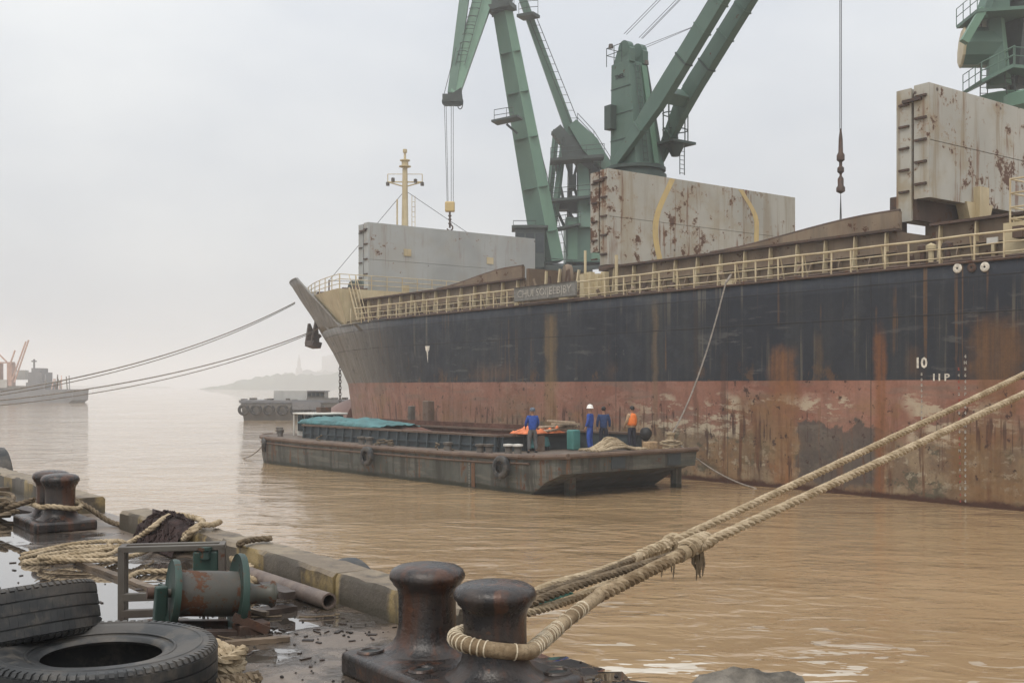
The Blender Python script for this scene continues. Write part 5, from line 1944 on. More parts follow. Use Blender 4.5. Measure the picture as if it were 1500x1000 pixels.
def person(loc, face, label, top, legs, hat=None, vest=False, arm=(0., 0.), bend=0., stance=.1, head_turn=0., bag=False, scale=1.05):
    """local axes: x to the person's left, y forward, z up; arm = forward swing of each hand"""
    r = thing('person', label, 'person', loc, 'workers on the barge')
    r.rotation_euler = (0, 0, face)
    r.scale = (scale,) * 3
    by = lambda z_: bend * max(0, z_ - .9) ** 1.2
    P_ = {'pel': (0, 0, .94), 'waist': (0, by(1.1), 1.1), 'chest': (0, by(1.3) - .01, 1.3), 'neck': (0, by(1.46), 1.45), 'jaw': (0, by(1.55) + .015, 1.545), 'head': (0, by(1.6) + .005, 1.64), 'crown': (0, by(1.68), 1.71)}
    names = ['pel', 'waist', 'chest', 'neck', 'jaw', 'head', 'crown']
    pts = [P_[n_] for n_ in names]
    rad = [(.1, .075), (.1, .075), (.12, .08), .05, (.066, .076), (.078, .096), (.05, .062)]
    ed = [(i, i + 1) for i in range(6)]
    tops = ([(0, 0, .82), P_['waist'], P_['chest'], (0, by(1.43), 1.42)], [(.19, .145), (.17, .125), (.2, .14), (.1, .085)], [(0, 1), (1, 2), (2, 3)])
    legp = ([(0, 0, 1.02), (0, 0, .9)], [(.15, .11), (.15, .12)], [(0, 1)])
    shoes = []
    for k, s_ in enumerate((-1, 1)):
        f_ = arm[k]
        sh = (s_ * .185, by(1.4), 1.4)
        el = (s_ * .25, by(1.15) + .35 * f_ * .28 - .02, 1.13 + abs(f_) * .02)
        wr = (s_ * (.25 - .05 * abs(f_)), by(1.0) + f_ * .27 + .04, .89 + abs(f_) * .16)
        i0 = len(pts)
        pts += [sh, el, wr]
        rad += [.058, .042, .03]
        ed += [(2, i0), (i0, i0 + 1), (i0 + 1, i0 + 2)]
        # palm, thumb and four fingers
        d_ = (Vector(wr) - Vector(el)).normalized()
        pm = Vector(wr) + d_ * .07
        i1 = len(pts)
        pts.append(pm)
        rad.append((.03, .018))
        ed.append((i0 + 2, i1))
        for q_ in range(4):
            kn = pm + d_ * .035 + V3(0, (q_ - 1.5) * .018, 0)
            tp = kn + d_ * (.06 + .008 * (q_ in (1, 2))) + V3(-s_ * .018, 0, 0)
            i2 = len(pts)
            pts += [kn, tp]
            rad += [.0095, .0075]
            ed += [(i1, i2), (i2, i2 + 1)]
        i2 = len(pts)
        pts += [Vector(wr) + d_ * .045 + V3(-s_ * .01, .034, 0), Vector(wr) + d_ * .085 + V3(-s_ * .02, .05, 0)]
        rad += [.011, .008]
        ed += [(i1, i2), (i2, i2 + 1)]
        j0 = len(tops[0])
        tops[0].extend([sh, el, (wr[0], wr[1], wr[2] + .02)])
        tops[1].extend([.082, .064, .05])
        tops[2].extend([(2, j0), (j0, j0 + 1), (j0 + 1, j0 + 2)])
        # legs
        hp_, kn_, an_ = (s_ * .09, 0, .88), (s_ * (.09 + stance * .5), .03, .48), (s_ * (.09 + stance), -.02, .09)
        i3 = len(pts)
        pts += [hp_, kn_, an_, (an_[0] * 1.04, an_[1] + .11, .04)]
        rad += [.08, .055, .038, (.04, .028)]
        ed += [(0, i3), (i3, i3 + 1), (i3 + 1, i3 + 2), (i3 + 2, i3 + 3)]
        j1 = len(legp[0])
        legp[0].extend([hp_, kn_, (an_[0], an_[1], .1)])
        legp[1].extend([.112, .085, .07])
        legp[2].extend([(1, j1), (j1, j1 + 1), (j1 + 1, j1 + 2)])
        shoes.append(an_)
    skin_mesh('body', pts, ed, rad, 'skin', r)
    skin_mesh('jacket', tops[0], tops[2], tops[1], top, r)
    skin_mesh('trousers', legp[0], legp[2], legp[1], legs, r)
    hd = Vector(P_['head'])
    for an_ in shoes:
        mb_ = MB().blob((an_[0] * 1.03, an_[1] + .06, .045), (.055, .14, .055), 1, .05, 1, 14, 8, flat=-.044)
        o_ = mb_.build('shoe', 'shoe', None, 60)
        o_.parent = r
    # face: nose and ears, hair or headgear
    mb_ = MB().blob(hd + V3(0, .098, -.03), (.016, .026, .024), 0, 0, 1, 10, 6)
    o_ = mb_.build('nose', 'skin', None, 60)
    o_.parent = r
    mb_ = MB()
    for s_ in (-1, 1):
        mb_.blob(hd + V3(s_ * .03, .088, .005), (.012, .008, .007), 0, 0, 1, 8, 5)
    o_ = mb_.build('eyes', 'hair', None, 60)
    o_.parent = r
    for s_ in (-1, 1):
        mb_ = MB().blob(hd + V3(s_ * .085, -.005, -.02), (.014, .025, .035), 0, 0, 1, 8, 6)
        o_ = mb_.build('ear', 'skin', None, 60)
        o_.parent = r
    cap_c = hd + V3(0, -.012, .035)
    mb_ = MB()
    if hat == 'helmet':
        mb_.lathe([(.145, -.03), (.15, -.02), (.128, .0), (.12, .06), (.085, .115), (.03, .138), (0, .14)], 20, Matrix.Translation(cap_c + V3(0, .012, .02)))
        nm, mt_ = 'helmet', 'helmet'
    elif hat == 'cap':
        mb_.lathe([(.108, -.04), (.112, .0), (.104, .06), (.06, .1), (0, .108)], 20, Matrix.Translation(cap_c))
        mb_.box(cap_c + V3(0, .14, -.02), (.14, .1, .015))
        nm, mt_ = 'cap', 'cap'
    else:
        mb_.blob(cap_c, (.094, .108, .1), 2, .1, 2.2, 18, 12, flat=-.075)
        nm, mt_ = 'hair', 'hair'
    o_ = mb_.build(nm, mt_, None, 60)
    o_.parent = r
    if vest:
        sk = skin_mesh('life_vest', [(0, .0, .95), (0, .0, 1.05), (0, by(1.2), 1.2), (0, by(1.38), 1.38), (0, by(1.48), 1.49)], [(0, 1), (1, 2), (2, 3), (3, 4)], [(.2, .17), (.22, .18), (.235, .19), (.22, .17), (.13, .11)], 'vest', r)
    if bag:
        mb_ = MB().blob((.3, -.02, .62), (.13, .16, .26), 5, .12, 1.6, 16, 10)
        o_ = mb_.build('bag', 'shoe', None, 60)
        o_.parent = r
    return r


def on_barge(u, w_):
    return B(u, w_, dz(u) + .012)
away = -math.asin(.594)
person(on_barge(4.3, 1.95), away + .25, 'worker in bright blue jacket, grey trousers and grey cap, back turned, by the orange tarpaulin', 'blue', 'greycloth', 'cap', arm=(.7, .6), stance=.06)
person(on_barge(3.85, 4.8), away + 1.15, 'worker in white helmet and dark blue coveralls beside the teal bin', 'blue', 'blue', 'helmet', arm=(.2, .1), stance=.05, scale=1.07)
person(on_barge(3.75, 5.5), away, 'bare-headed worker in navy jacket with his back turned, right of the white helmet', 'navy', 'darkcloth', None, arm=(.05, .05), stance=.05)
person(on_barge(2.45, 5.9), away + .6, 'worker in orange life vest standing by the wicker basket', 'tancloth', 'darkcloth', None, vest=True, arm=(.5, .2), stance=.04, bag=False)
o = MB().blob(B(1.95, 6.2, dz(2.3) + .68), (.24, .26, .3), 5, .12, 1.6, 16, 10).build('sack', 'shoe', smooth=60)
tag(o, 'dark bulging sack held beside the man in the orange life vest', 'sack')
o.location.z += 0

# ================================================================== QUAY GEAR
def post_profile(r, h, cap):
    return [(r * 1.62, 0), (r * 1.5, .012), (r * 1.25, .035), (r * 1.08, .075), (r, .13), (r * .99, h * .52), (r, h * .66), (r * 1.05, h * .72), (r * 1.18, h * .765), (cap * .93, h * .79), (cap, h * .825), (cap * 1.01, h * .87), (cap * .95, h * .925), (cap * .8, h * .965), (cap * .5, h * .99), (cap * .2, h), (0, h)]


def bollard_pair(loc, label, plate, posts, r, h, cap, ph, group, mat='iron', pmat='iron', yaw_=0.):
    t_ = thing('mooring_bollard', label, 'bollard', loc, group)
    x0, x1, y0, y1 = plate
    L0 = Vector(loc)
    mb_ = MB().b2(x0, x1, y0, y1, L0.z - .01, L0.z + ph)
    mb_.build('base_plate', pmat, t_, smooth=30, bevel=.03)
    for x, y in posts:
        mb_ = MB().lathe(post_profile(r, h, cap), 40, Matrix.Translation((x, y, L0.z + ph - .004)))
        mb_.build('post', mat, t_, smooth=60)
    return t_, L0.z + ph


bp, pz = bollard_pair((3.03, 4.55, QZ), 'pair of big mushroom-headed iron bollards in the foreground holding a thick hawser', (2.66, 3.38, 3.98, 5.12), ((3.03, 4.24), (3.05, 4.88)), .152, .455, .197, .12, None)
for x, y in ((2.78, 5.0), (3.3, 4.1), (2.8, 4.52), (3.29, 5.02), (2.76, 4.08)):
    MB().ring([(.05 + .012 * math.cos(a), .012 * math.sin(a)) for a in np.linspace(0, 2 * math.pi, 6, endpoint=False)], 18, Matrix.Translation((x, y, pz + .002)) @ Matrix.Scale(1.25, 4, (1, 0, 0))).build('bolt_recess', 'iron', bp)
    MB().lathe([(0, .001), (.05, .001), (.05, .004), (0, .004)], 16, Matrix.Translation((x, y, pz)) @ Matrix.Scale(1.25, 4, (1, 0, 0))).build('bolt_hole', 'mark_dk', bp)
bp2, pz2 = bollard_pair((2.98, 12.2, QZ), 'distant pair of mushroom-headed iron bollards on a concrete pad at the left', (2.68, 3.3, 11.75, 12.75), ((2.99, 12.02), (3.02, 12.52)), .15, .48, .19, .11, None, 'iron', 'iron')

# loop of hawser round the near bollard, and the two lines out to the ship
px_, py_ = 3.03, 4.24
zr = pz + .135
ship_a = V3(35.6, 9.2, 9.6)
ship_b = V3(35.6, 8.9, 9.1)
knot_b = at(1022, 800, Z=7.6)
dirb = (knot_b - V3(px_, py_, zr))
# eye of the second line: two legs leave the bollard tangentially and meet at the splice
ang0 = math.atan2(dirb.y, dirb.x)
rr = .152 + .037
arc = []
for k in range(15):
    a = ang0 + math.pi * .5 + math.pi * (k / 14)
    arc.append(V3(px_ + rr * math.cos(a), py_ + rr * math.sin(a), zr - .012 * math.sin(math.pi * k / 14)))
join = V3(px_, py_, zr).lerp(knot_b, .42)
sdv = V3(-dirb.y, dirb.x, 0).normalized()
if sdv.x < 0:
    sdv = -sdv
hw = thing('mooring_hawser', 'thick bound hawser looped round the nearest bollard post, lower of the two lines', 'rope', (px_, py_, zr), 'hawsers to the ship')
# in from the splice on the near side of the post, round its left, out behind it and back to the splice
a_in = math.atan2(-sdv.y, -sdv.x)
if math.cos(a_in) * .594 + math.sin(a_in) * .8045 > 0:
    a_in += math.pi
turn = -1 if math.sin(math.atan2(dirb.y, dirb.x) - a_in) > 0 else 1
arc = []
for k in range(19):
    a = a_in + turn * math.pi * 1.02 * k / 18
    arc.append(V3(px_ + rr * math.cos(a), py_ + rr * math.sin(a), zr + .02 * math.sin(math.pi * k / 18) + .045 * k / 18))
loop = spline([join, V3(px_, py_, zr).lerp(join, .5) + (arc[0] - V3(px_, py_, zr)) * .45] + arc, .02)
m = MB().tube(loop, .037, 12)
m.build('eye_loop', 'rope_worn', hw)
m = MB()
laid(m, [arc[-2], arc[-1], arc[-1].lerp(knot_b, .3) + V3(0, 0, .03), arc[-1].lerp(knot_b, .6) + V3(0, 0, .02), knot_b - dirb.normalized() * .1], .026, .16, 6, 3, 8, .15, 2)
m.build('return_leg', 'rope_dark', hw)
# twine bindings round the eye
rg = random.Random(2)
fr = frames(loop)
L = 0
nxt = .3
m = MB()
for i in range(1, len(loop)):
    L += (loop[i] - loop[i - 1]).length
    if L > nxt:
        t_, a_, b_ = fr[i]
        tilt = rg.uniform(-.25, .25)
        m.tube([loop[i] + (a_ * math.cos(q_) + b_ * math.sin(q_)) * .0375 + t_ * tilt * .04 * math.cos(q_) for q_ in np.linspace(0, 2 * math.pi, 14, endpoint=False)], .0042, 4, True)
        nxt = L + (rg.choice([.017, .02, .022, .03]) if math.sin(L * 9) > -.45 else rg.uniform(.06, .15))
o = m.build('whipping', 'whipping', hw)
o['kind'] = 'stuff'
def line_points(a, b, drop, n=40):
    return sag(a, b, drop, n)
end = knot_b + (knot_b - join).normalized() * .1
laid(MB(), [join, join.lerp(knot_b, .5), knot_b + V3(0, 0, .0)], .042, .22, 7, 3, 12, .12, 3).build('splice', 'rope_worn', hw)
mb = MB()
laid(mb, sag(knot_b - dirb.normalized() * .12, ship_b, .12, 30), .035, .2, 6, 3, 10, .05, 5)
mb.build('laid_line', 'rope', hw)
kb = MB()
kb.tube(spline([knot_b - dirb.normalized() * .34, knot_b - dirb.normalized() * .2 + V3(0, 0, .01), knot_b - dirb.normalized() * .05 + V3(0, 0, .02), knot_b + dirb.normalized() * .1], .03), [.058] * 0 or .052, 10)
rg = random.Random(8)
for i in range(26):
    a = rg.uniform(0, 6.28)
    b = rg.uniform(-.3, .12)
    c = knot_b + dirb.normalized() * b + V3(0, 0, .02)
    t_ = dirb.normalized()
    s1 = V3(0, 0, 1).cross(t_).normalized()
    s2 = t_.cross(s1)
    kb.tube([c + (s1 * math.cos(a + q_) + s2 * math.sin(a + q_)) * .054 + t_ * q_ * .03 for q_ in np.linspace(0, 2.6, 7)], .016, 5)
kb.build('splice_knot', 'rope', hw)
kb = MB()
for i in range(7):
    c = knot_b + V3(rg.uniform(-.04, .04), rg.uniform(-.04, .04), -.03)
    kb.tube([c, c + V3(rg.uniform(-.03, .03), rg.uniform(-.03, .03), -.09), c + V3(rg.uniform(-.03, .03), rg.uniform(-.03, .03), -rg.uniform(.13, .26))], [.018, .012, .004], 5)
kb.build('frayed_end', 'rope_dark', hw)

hw2 = thing('mooring_hawser', 'pale hawser running behind the nearest bollard, upper of the two lines', 'rope', (3.05, 4.88, zr), 'hawsers to the ship')
knot_a = at(982, 795, Z=8.3)
st_ = [V3(3.05, 4.88, pz + .2), V3(3.03, 4.86, pz + .14)]
bx, by_ = 3.24, 4.5
MB().lathe([(.06, 0), (.035, .02), (.03, .26), (.045, .27), (.045, .29), (0, .3)], 14, Matrix.Translation((bx - .02, by_ - .02, pz))).build('stub_post', 'iron', bp)
dira = (knot_a - V3(bx, by_, pz + .2)).normalized()
sda = V3(-dira.y, dira.x, 0).normalized()
mb = MB()
A0 = V3(bx, by_, pz + .2)
ang0 = math.atan2(dira.y, dira.x)
near_leg = [A0 - sda * .02 - V3(0, 0, .0), A0.lerp(knot_a, .25) - sda * .06 - V3(0, 0, .04), A0.lerp(knot_a, .55) - sda * .04 - V3(0, 0, .06), A0.lerp(knot_a, .95) - V3(0, 0, .03)]
far_leg = [A0 + V3(0, 0, .02), A0.lerp(knot_a, .25) + sda * .05 + V3(0, 0, .03), A0.lerp(knot_a, .55) + sda * .02, A0.lerp(knot_a, .98)]
laid(mb, near_leg, .026, .17, 6, 3, 9, .15, 4)
laid(mb, far_leg, .032, .19, 6, 3, 9, .15, 5)
mb.build('eye_loop', 'rope', hw2)
mb = MB()
laid(mb, [A0.lerp(knot_a, .02) + sda * .16, A0.lerp(knot_a, .2) + V3(0, 0, .03), A0.lerp(knot_a, .5) + V3(0, 0, .0), knot_a], .028, .17, 6, 3, 8, .2, 14)
mb.build('spliced_strand', 'rope_dark', hw2)
mb = MB()
laid(mb, [A0.lerp(knot_a, .03) + sda * .14 - V3(0, 0, .03), A0.lerp(knot_a, .13) - V3(0, 0, .02), A0.lerp(knot_a, .3) - sda * .03 - V3(0, 0, .03)], .02, .12, 5, 3, 8, .2, 15)
mb.build('spliced_strand', 'rope_green', hw2)
mb = MB()
laid(mb, sag(knot_a - dira * .1, ship_a, .14, 30), .034, .195, 6, 3, 10, .05, 6)
mb.build('laid_line', 'rope', hw2)
kb = MB()
kb.tube(spline([knot_a - dira * .9, knot_a - dira * .5, knot_a - dira * .12, knot_a + dira * .06], .05), .036, 10)
for i in range(60):
    a = rg.uniform(0, 6.28)
    b = rg.uniform(-.85, .06) if i < 42 else rg.uniform(-.08, .06)
    rad_ = .036 if i < 42 else .058
    c = knot_a + dira * b
    s1 = V3(0, 0, 1).cross(dira).normalized()
    s2 = dira.cross(s1)
    kb.tube([c + (s1 * math.cos(a + q_) + s2 * math.sin(a + q_)) * rad_ + dira * q_ * .022 for q_ in np.linspace(0, 2.4, 6)], .014, 5)
kb.build('splice_knot', 'rope', hw2)
kb = MB()
for i in range(5):
    c = knot_a + V3(rg.uniform(-.04, .04), rg.uniform(-.04, .04), -.03)
    kb.tube([c, c + V3(rg.uniform(-.03, .03), rg.uniform(-.03, .03), -.08), c + V3(rg.uniform(-.03, .03), rg.uniform(-.03, .03), -rg.uniform(.12, .26))], [.016, .011, .004], 5)
kb.build('frayed_end', 'rope_dark', hw2)

# truck tyres in the corner
def truck_tyre(label, T, Rr, wd, hole, fill):
    t_ = tag(bpy.data.objects.new('truck_tyre', None), label, 'tyre')
    C.objects.link(t_)
    t_.location = T.translation
    t_.rotation_euler = T.to_euler()
    n = 72
    prof = [(hole, -wd * .62), (hole + .012, -wd * .74), (hole + .03, -wd * .78), (hole + .045, -wd * .75), (hole + (Rr - hole) * .45, -wd * .98), (Rr * .9, -wd), (Rr * .965, -wd * .95), (Rr * .985, -wd * .84), (Rr * .985, wd * .84),
            (Rr * .965, wd * .95), (Rr * .9, wd), (hole + (Rr - hole) * .45, wd * .98), (hole + .045, wd * .75), (hole + .03, wd * .78), (hole + .012, wd * .74), (hole, wd * .62),
            (hole + .02, wd * .5), (Rr * .88, wd * .72), (Rr * .91, 0), (Rr * .88, -wd * .72), (hole + .02, -wd * .5)]
    o_ = MB().ring(prof, n).build('carcass', 'rubber', None, 40)
    o_.parent = t_
    # tread: four ribs with sipes and shoulder lugs
    mb_ = MB()
    ribs = ((-.8, -.48), (-.42, -.03), (.03, .42), (.48, .8))
    N = 84
    for ri, (a, b) in enumerate(ribs):
        for i in range(N):
            a0, a1 = 2 * math.pi * (i + (.5 if ri % 2 else 0)) / N, 2 * math.pi * (i + .985 + (.5 if ri % 2 else 0)) / N
            vs = []
            for rad_ in (Rr * .98, Rr * 1.004):
                for aa in (a0, a1):
                    for z_ in (a * wd, b * wd):
                        vs.append((rad_ * math.cos(aa), rad_ * math.sin(aa), z_))
            mb_.add(vs, [(4, 5, 7, 6), (0, 1, 5, 4), (2, 6, 7, 3), (0, 4, 6, 2), (1, 3, 7, 5)])
    for s_ in (-1, 1):
        for i in range(N):
            a0, a1 = 2 * math.pi * i / N, 2 * math.pi * (i + .58) / N
            vs = []
            for rad_, z_ in ((Rr * .93, wd * 1.0), (Rr * .975, wd * .985), (Rr * 1.0, wd * .86)):
                for aa in (a0, a1):
                    vs.append((rad_ * math.cos(aa), rad_ * math.sin(aa), s_ * z_))
            for rad_, z_ in ((Rr * .9, wd * .96), (Rr * .95, wd * .9), (Rr * .97, wd * .8)):
                for aa in (a0, a1):
                    vs.append((rad_ * math.cos(aa), rad_ * math.sin(aa), s_ * z_))
            mb_.add(vs, [(0, 1, 3, 2), (2, 3, 5, 4), (0, 2, 8, 6), (1, 7, 9, 3), (2, 4, 10, 8), (3, 9, 11, 5), (0, 6, 7, 1), (4, 5, 11, 10)])
    o_ = mb_.build('tread', 'rubber', None, 30)
    o_.parent = t_
    o_['kind'] = 'stuff'
    # rings moulded into the sidewalls
    for s_ in (-1, 1):
        mb_ = MB()
        for rad_ in (hole + .06, hole + (Rr - hole) * .72):
            zc = wd * (.83 if rad_ < hole + .1 else 1.0)
            mb_.ring([(rad_ + .006 * math.cos(a), s_ * zc + .004 * math.sin(a)) for a in np.linspace(0, 6.28, 6, endpoint=False)], n)
        o_ = mb_.build('sidewall_ring', 'rubber', None, 60)
        o_.parent = t_
    return t_


TA = Matrix.Translation((1.5, 5.28, QZ + .145)) @ Matrix.Rotation(.02, 4, 'X')
truck_tyre('big worn truck tyre lying flat in the near left corner, its round hole showing', TA, .525, .14, .27, 0)
TB = Matrix.Translation((1.16, 6.0, QZ + .29)) @ Matrix.Rotation(-.536, 4, 'Z') @ Matrix.Rotation(R(-11), 4, 'X') @ Matrix.Rotation(R(-11), 4, 'Y')
truck_tyre('ribbed truck tyre leaning on the flat tyre, seen tread on at the left edge', TB, .515, .135, .27, 0)

# ------------------------------------------------------------------ rope winch with its angle-iron frame
wi = thing('rope_winch', 'small rusty green rope winch with drum and angle-iron frame beside the tyres', 'winch', (2.6, 6.7, QZ))
ax = V3(.975, -.19, -.09).normalized()
c0 = V3(2.27, 6.52, QZ + .25)
c1 = c0 + ax * .39
def axm(c):
    return Matrix.Translation(c) @ ax.to_track_quat('Z', 'Y').to_matrix().to_4x4()
MB().lathe([(.137, .0), (.142, .02), (.137, .1), (.139, .25), (.137, .37), (.142, .39)], 40, axm(c0)).build('drum', 'drum', wi)
for c, r_, nm in ((c0, .2, 0), (c1, .245, 1)):
    MB().lathe([(.03, -.014), (r_ - .012, -.014), (r_, -.02), (r_ + .004, 0), (r_, .02), (r_ - .012, .012), (.03, .012)], 48, axm(c)).build('flange', 'winchgreen', wi, smooth=40)
MB().lathe([(.085, .0), (.06, .05), (.058, .1), (.07, .15), (.085, .165), (.08, .18), (.03, .182), (.03, .2), (0, .2)], 32, axm(c1 + ax * .045)).build('warping_head', 'drum', wi)
MB().rod(c0 - ax * .12, c1 + ax * .2, .026, 12).build('shaft', 'frame', wi)
for c in (c0 - ax * .07, c1 + ax * .03):
    MB().prism([c + V3(0, -.1, -.26), c + V3(0, .1, -.26), c + V3(0, .05, .05), c + V3(0, -.05, .05)], ax * .02).build('bearing_plate', 'winchgreen', wi, smooth=0)
MB().bar(c0 - ax * .1 + V3(0, -.17, -.225), c1 + ax * .12 + V3(0, -.17, -.225), .06, .07).build('skid', 'iron_rust', wi, smooth=0, bevel=.006)
MB().bar(c0 - ax * .1 + V3(0, .17, -.225), c1 + ax * .12 + V3(0, .17, -.225), .06, .07).build('skid', 'iron_rust', wi, smooth=0, bevel=.006)
for k in (0., .46):
    c = c0 + ax * k
    MB().bar(c + V3(0, -.2, -.2), c + V3(0, .2, -.2), .05, .05).build('skid_tie', 'iron_rust', wi, smooth=0)
MB().box(c1 + V3(.02, -.16, -.2), (.2, .12, .1)).build('brake_block', 'iron_rust', wi, smooth=0, bevel=.01)
MB().bar(c1 + V3(-.1, -.18, -.1), c1 + V3(.1, -.22, -.2), .05, .05).build('brake_link', 'iron_rust', wi, smooth=0)
MB().bar(c0 + V3(-.1, -.03, -.24), c0 + V3(-.09, -.06, .06), .05, .07).build('brake_lever', 'winchgreen', wi, smooth=0, bevel=.008)
MB().lathe([(0, -.03), (.035, -.03), (.035, .05), (0, .05)], 12, axm(c0 - ax * .12)).build('shaft_nut', 'iron_rust', wi)
# frame
f00 = at(178, 909, z=QZ)
fx = V3(.9, -.43, 0).normalized()
fy = V3(.43, .9, 0).normalized()
fz = .455
f10 = f00 + fx * .62
f01, f11 = f00 + fy * .13, f10 + fy * .13
for c in (f00, f01, f10, f11):
    MB().bar(c + V3(0, 0, -.005), c + V3(0, 0, fz), .042, .042, up=fx).build('frame_post', 'frame', wi, smooth=0, bevel=.004)
up_ = V3(0, 0, fz)
for a, b in ((f00, f10), (f01, f11)):
    MB().bar(a + up_ - fx * .02, b + up_ + fx * .02, .042, .036).build('frame_rail', 'frame', wi, smooth=0, bevel=.004)
for a, b in ((f00, f01), (f10, f11)):
    MB().bar(a + up_, b + up_, .04, .034).build('frame_rail', 'frame', wi, smooth=0, bevel=.004)
for z_ in (.045, .15):
    MB().bar(f00 + V3(0, 0, z_), f00 + fx * .3 + V3(0, 0, z_), .045, .05).build('frame_rail', 'frame', wi, smooth=0, bevel=.004)
mo = f10 - fx * .1 + fy * .05
MB().box(mo + V3(0, 0, fz - .1), (.16, .14, .16), Matrix.Rotation(-.45, 3, 'Z')).build('gear_motor', 'winchgreen', wi, smooth=0, bevel=.015)
MB().lathe([(0, 0), (.035, 0), (.03, .05), (.045, .055), (.045, .075), (0, .08)], 12, Matrix.Translation(mo + V3(-.03, -.06, fz - .07))).build('oil_cup', 'winchgreen', wi)

# ------------------------------------------------------------------ pipe, planks, ropes, net
pp0, pp1 = at(482, 880, z=QZ + .06), at(388, 848, z=QZ + .06)
pd = (pp1 - pp0).normalized()
pm = MB()
Tm = Matrix.Translation(pp0) @ pd.to_track_quat('Z', 'Y').to_matrix().to_4x4()
Lp = (pp1 - pp0).length + .3
pm.ring([(.042, 0), (.055, 0), (.055, Lp), (.042, Lp)], 24, Tm)
o = pm.build('steel_pipe', 'pipe', smooth=40)
tag(o, 'grey steel pipe lying along the foot of the kerb, open end towards us', 'pipe')

def plank(p, q, wd, th, label, mat='plank', group=None, lift=0.):
    a, b = Vector(p), Vector(q)
    rg_ = random.Random(int(a.x * 1000))
    d_ = (b - a).normalized()
    s_ = V3(0, 0, 1).cross(d_).normalized()
    k = 12
    vs, fs = [], []
    for i in range(k + 1):
        c = a.lerp(b, i / k) + V3(0, 0, th / 2 + lift)
        w_ = wd * (1 + rg_.uniform(-.08, .08)) * (.7 if i in (0, k) else 1)
        sh = rg_.uniform(-.05, .05) * wd
        for u_, v_ in ((-1, -1), (1, -1), (1, 1), (-1, 1)):
            vs.append(c + s_ * (u_ * w_ / 2 + sh) + V3(0, 0, v_ * th / 2 * (1 + rg_.uniform(-.2, .1))))
    for i in range(k):
        for j in range(4):
            j2 = (j + 1) % 4
            fs.append((i * 4 + j, i * 4 + j2, (i + 1) * 4 + j2, (i + 1) * 4 + j))
    fs += [(3, 2, 1, 0), tuple(k * 4 + j for j in range(4))]
    o_ = MB().add(vs, fs).build('plank', mat, smooth=30)
    return tag(o_, label, 'plank', group)
g_ = lambda px, py, z_=QZ: at(px, py, z=z_)
plank(g_(112, 824), g_(232, 868), .07, .03, 'long narrow wet plank lying in the puddle behind the winch frame', 'plank')
plank(g_(352, 878), g_(436, 872), .13, .04, 'dark wet board lying right of the winch flange, farthest of three', 'plank_dark', 'rotten boards beside the winch')
plank(g_(340, 905), g_(432, 893), .12, .035, 'dark rotten board in the middle of three beside the winch', 'plank_dark', 'rotten boards beside the winch')
plank(g_(330, 946), g_(424, 938), .06, .03, 'thin splintered board lying nearest of the three beside the winch', 'plank', 'rotten boards beside the winch')
plank(g_(388, 868, QZ + .05), g_(425, 884, QZ + .05), .1, .05, 'short charred board propped across the boards beside the winch', 'plank_dark', 'rotten boards beside the winch', .03)
plank(g_(345, 898), g_(392, 908), .035, .025, 'pale thin stick on the boards beside the winch', 'plank', None, .03)
plank(g_(0, 742), g_(62, 756), .16, .05, 'dark timber balk left of the far bollards', 'plank_dark')
plank(g_(-40, 722), g_(38, 716), .12, .05, 'weathered grey plank lying along the far kerb at the left edge', 'plank')

def flat_rope(name, pts, r, mat, label, group=None, laidr=True, seed=1):
    P_ = [at(px, py, z=QZ + r + lz) for px, py, lz in pts]
    mb_ = MB()
    if laidr:
        laid(mb_, P_, r, None, 6, 3, 8, .1, seed)
    else:
        mb_.tube(spline(P_, .05), r, 7)
    o_ = mb_.build(name, mat, smooth=60)
    return tag(o_, label, 'rope', group)
flat_rope('rope', [(30, 818, 0), (90, 803, .0), (150, 800, .02), (172, 806, .04), (120, 815, .05), (80, 819, .05), (180, 818, .05), (160, 796, .09), (175, 792, .14), (186, 800, .08), (130, 808, .07), (35, 823, .0), (90, 822, 0), (188, 815, .04), (230, 800, .02), (262, 797, .0)], .022, 'rope', 'pale rope lying in flat bights on the wet quay behind the winch frame')
flat_rope('rope', [(32, 812, .0), (110, 796, .03), (168, 792, .05), (182, 797, .03), (150, 803, .05), (90, 809, .05), (60, 816, .05), (150, 813, .08), (176, 803, .1)], .021, 'rope', 'second pale rope flaked over the flat bights on the wet quay', None, True, 5)
# rope thrown over the kerb
kz = QZ + .22
def kp(px, py, z_):
    return at(px, py, z=z_)
P_ = [kp(176, 802, QZ + .03), kp(200, 789, QZ + .06), kp(225, 771, QZ + .2), kp(243, 758, kz + .03), kp(258, 754, kz + .04), kp(285, 758, kz + .03), kp(297, 764, kz + .03), kp(290, 772, kz + .03), kp(278, 782, kz - .02), kp(262, 797, QZ + .06), kp(255, 803, QZ + .03)]
m = MB()
laid(m, P_, .03, None, 6, 3, 8, .08, 7)
tag(m.build('rope', 'rope', smooth=60), 'pale rope thrown over the kerb beside the dark netting', 'rope')
P_ = [kp(270, 800, QZ + .03), kp(262, 792, QZ + .08), kp(275, 780, kz - .03), kp(288, 771, kz + .025), kp(302, 768, kz + .03), kp(312, 768, kz + .03), kp(322, 764, kz + .0)]
m = MB()
laid(m, P_, .028, None, 6, 3, 8, .08, 9)
tag(m.build('rope', 'rope', smooth=60), 'end of pale rope leading over the kerb edge into the water side', 'rope')
P_ = [kp(358, 806, QZ + .03), kp(352, 800, QZ + .12), kp(352, 795, kz + .02), kp(372, 790, kz + .02), kp(398, 788, kz + .02)]
m = MB()
laid(m, P_, .026, None, 6, 3, 8, .08, 10)
tag(m.build('rope', 'rope_dark', smooth=60), 'brown rope across the kerb top above the winch drum', 'rope')
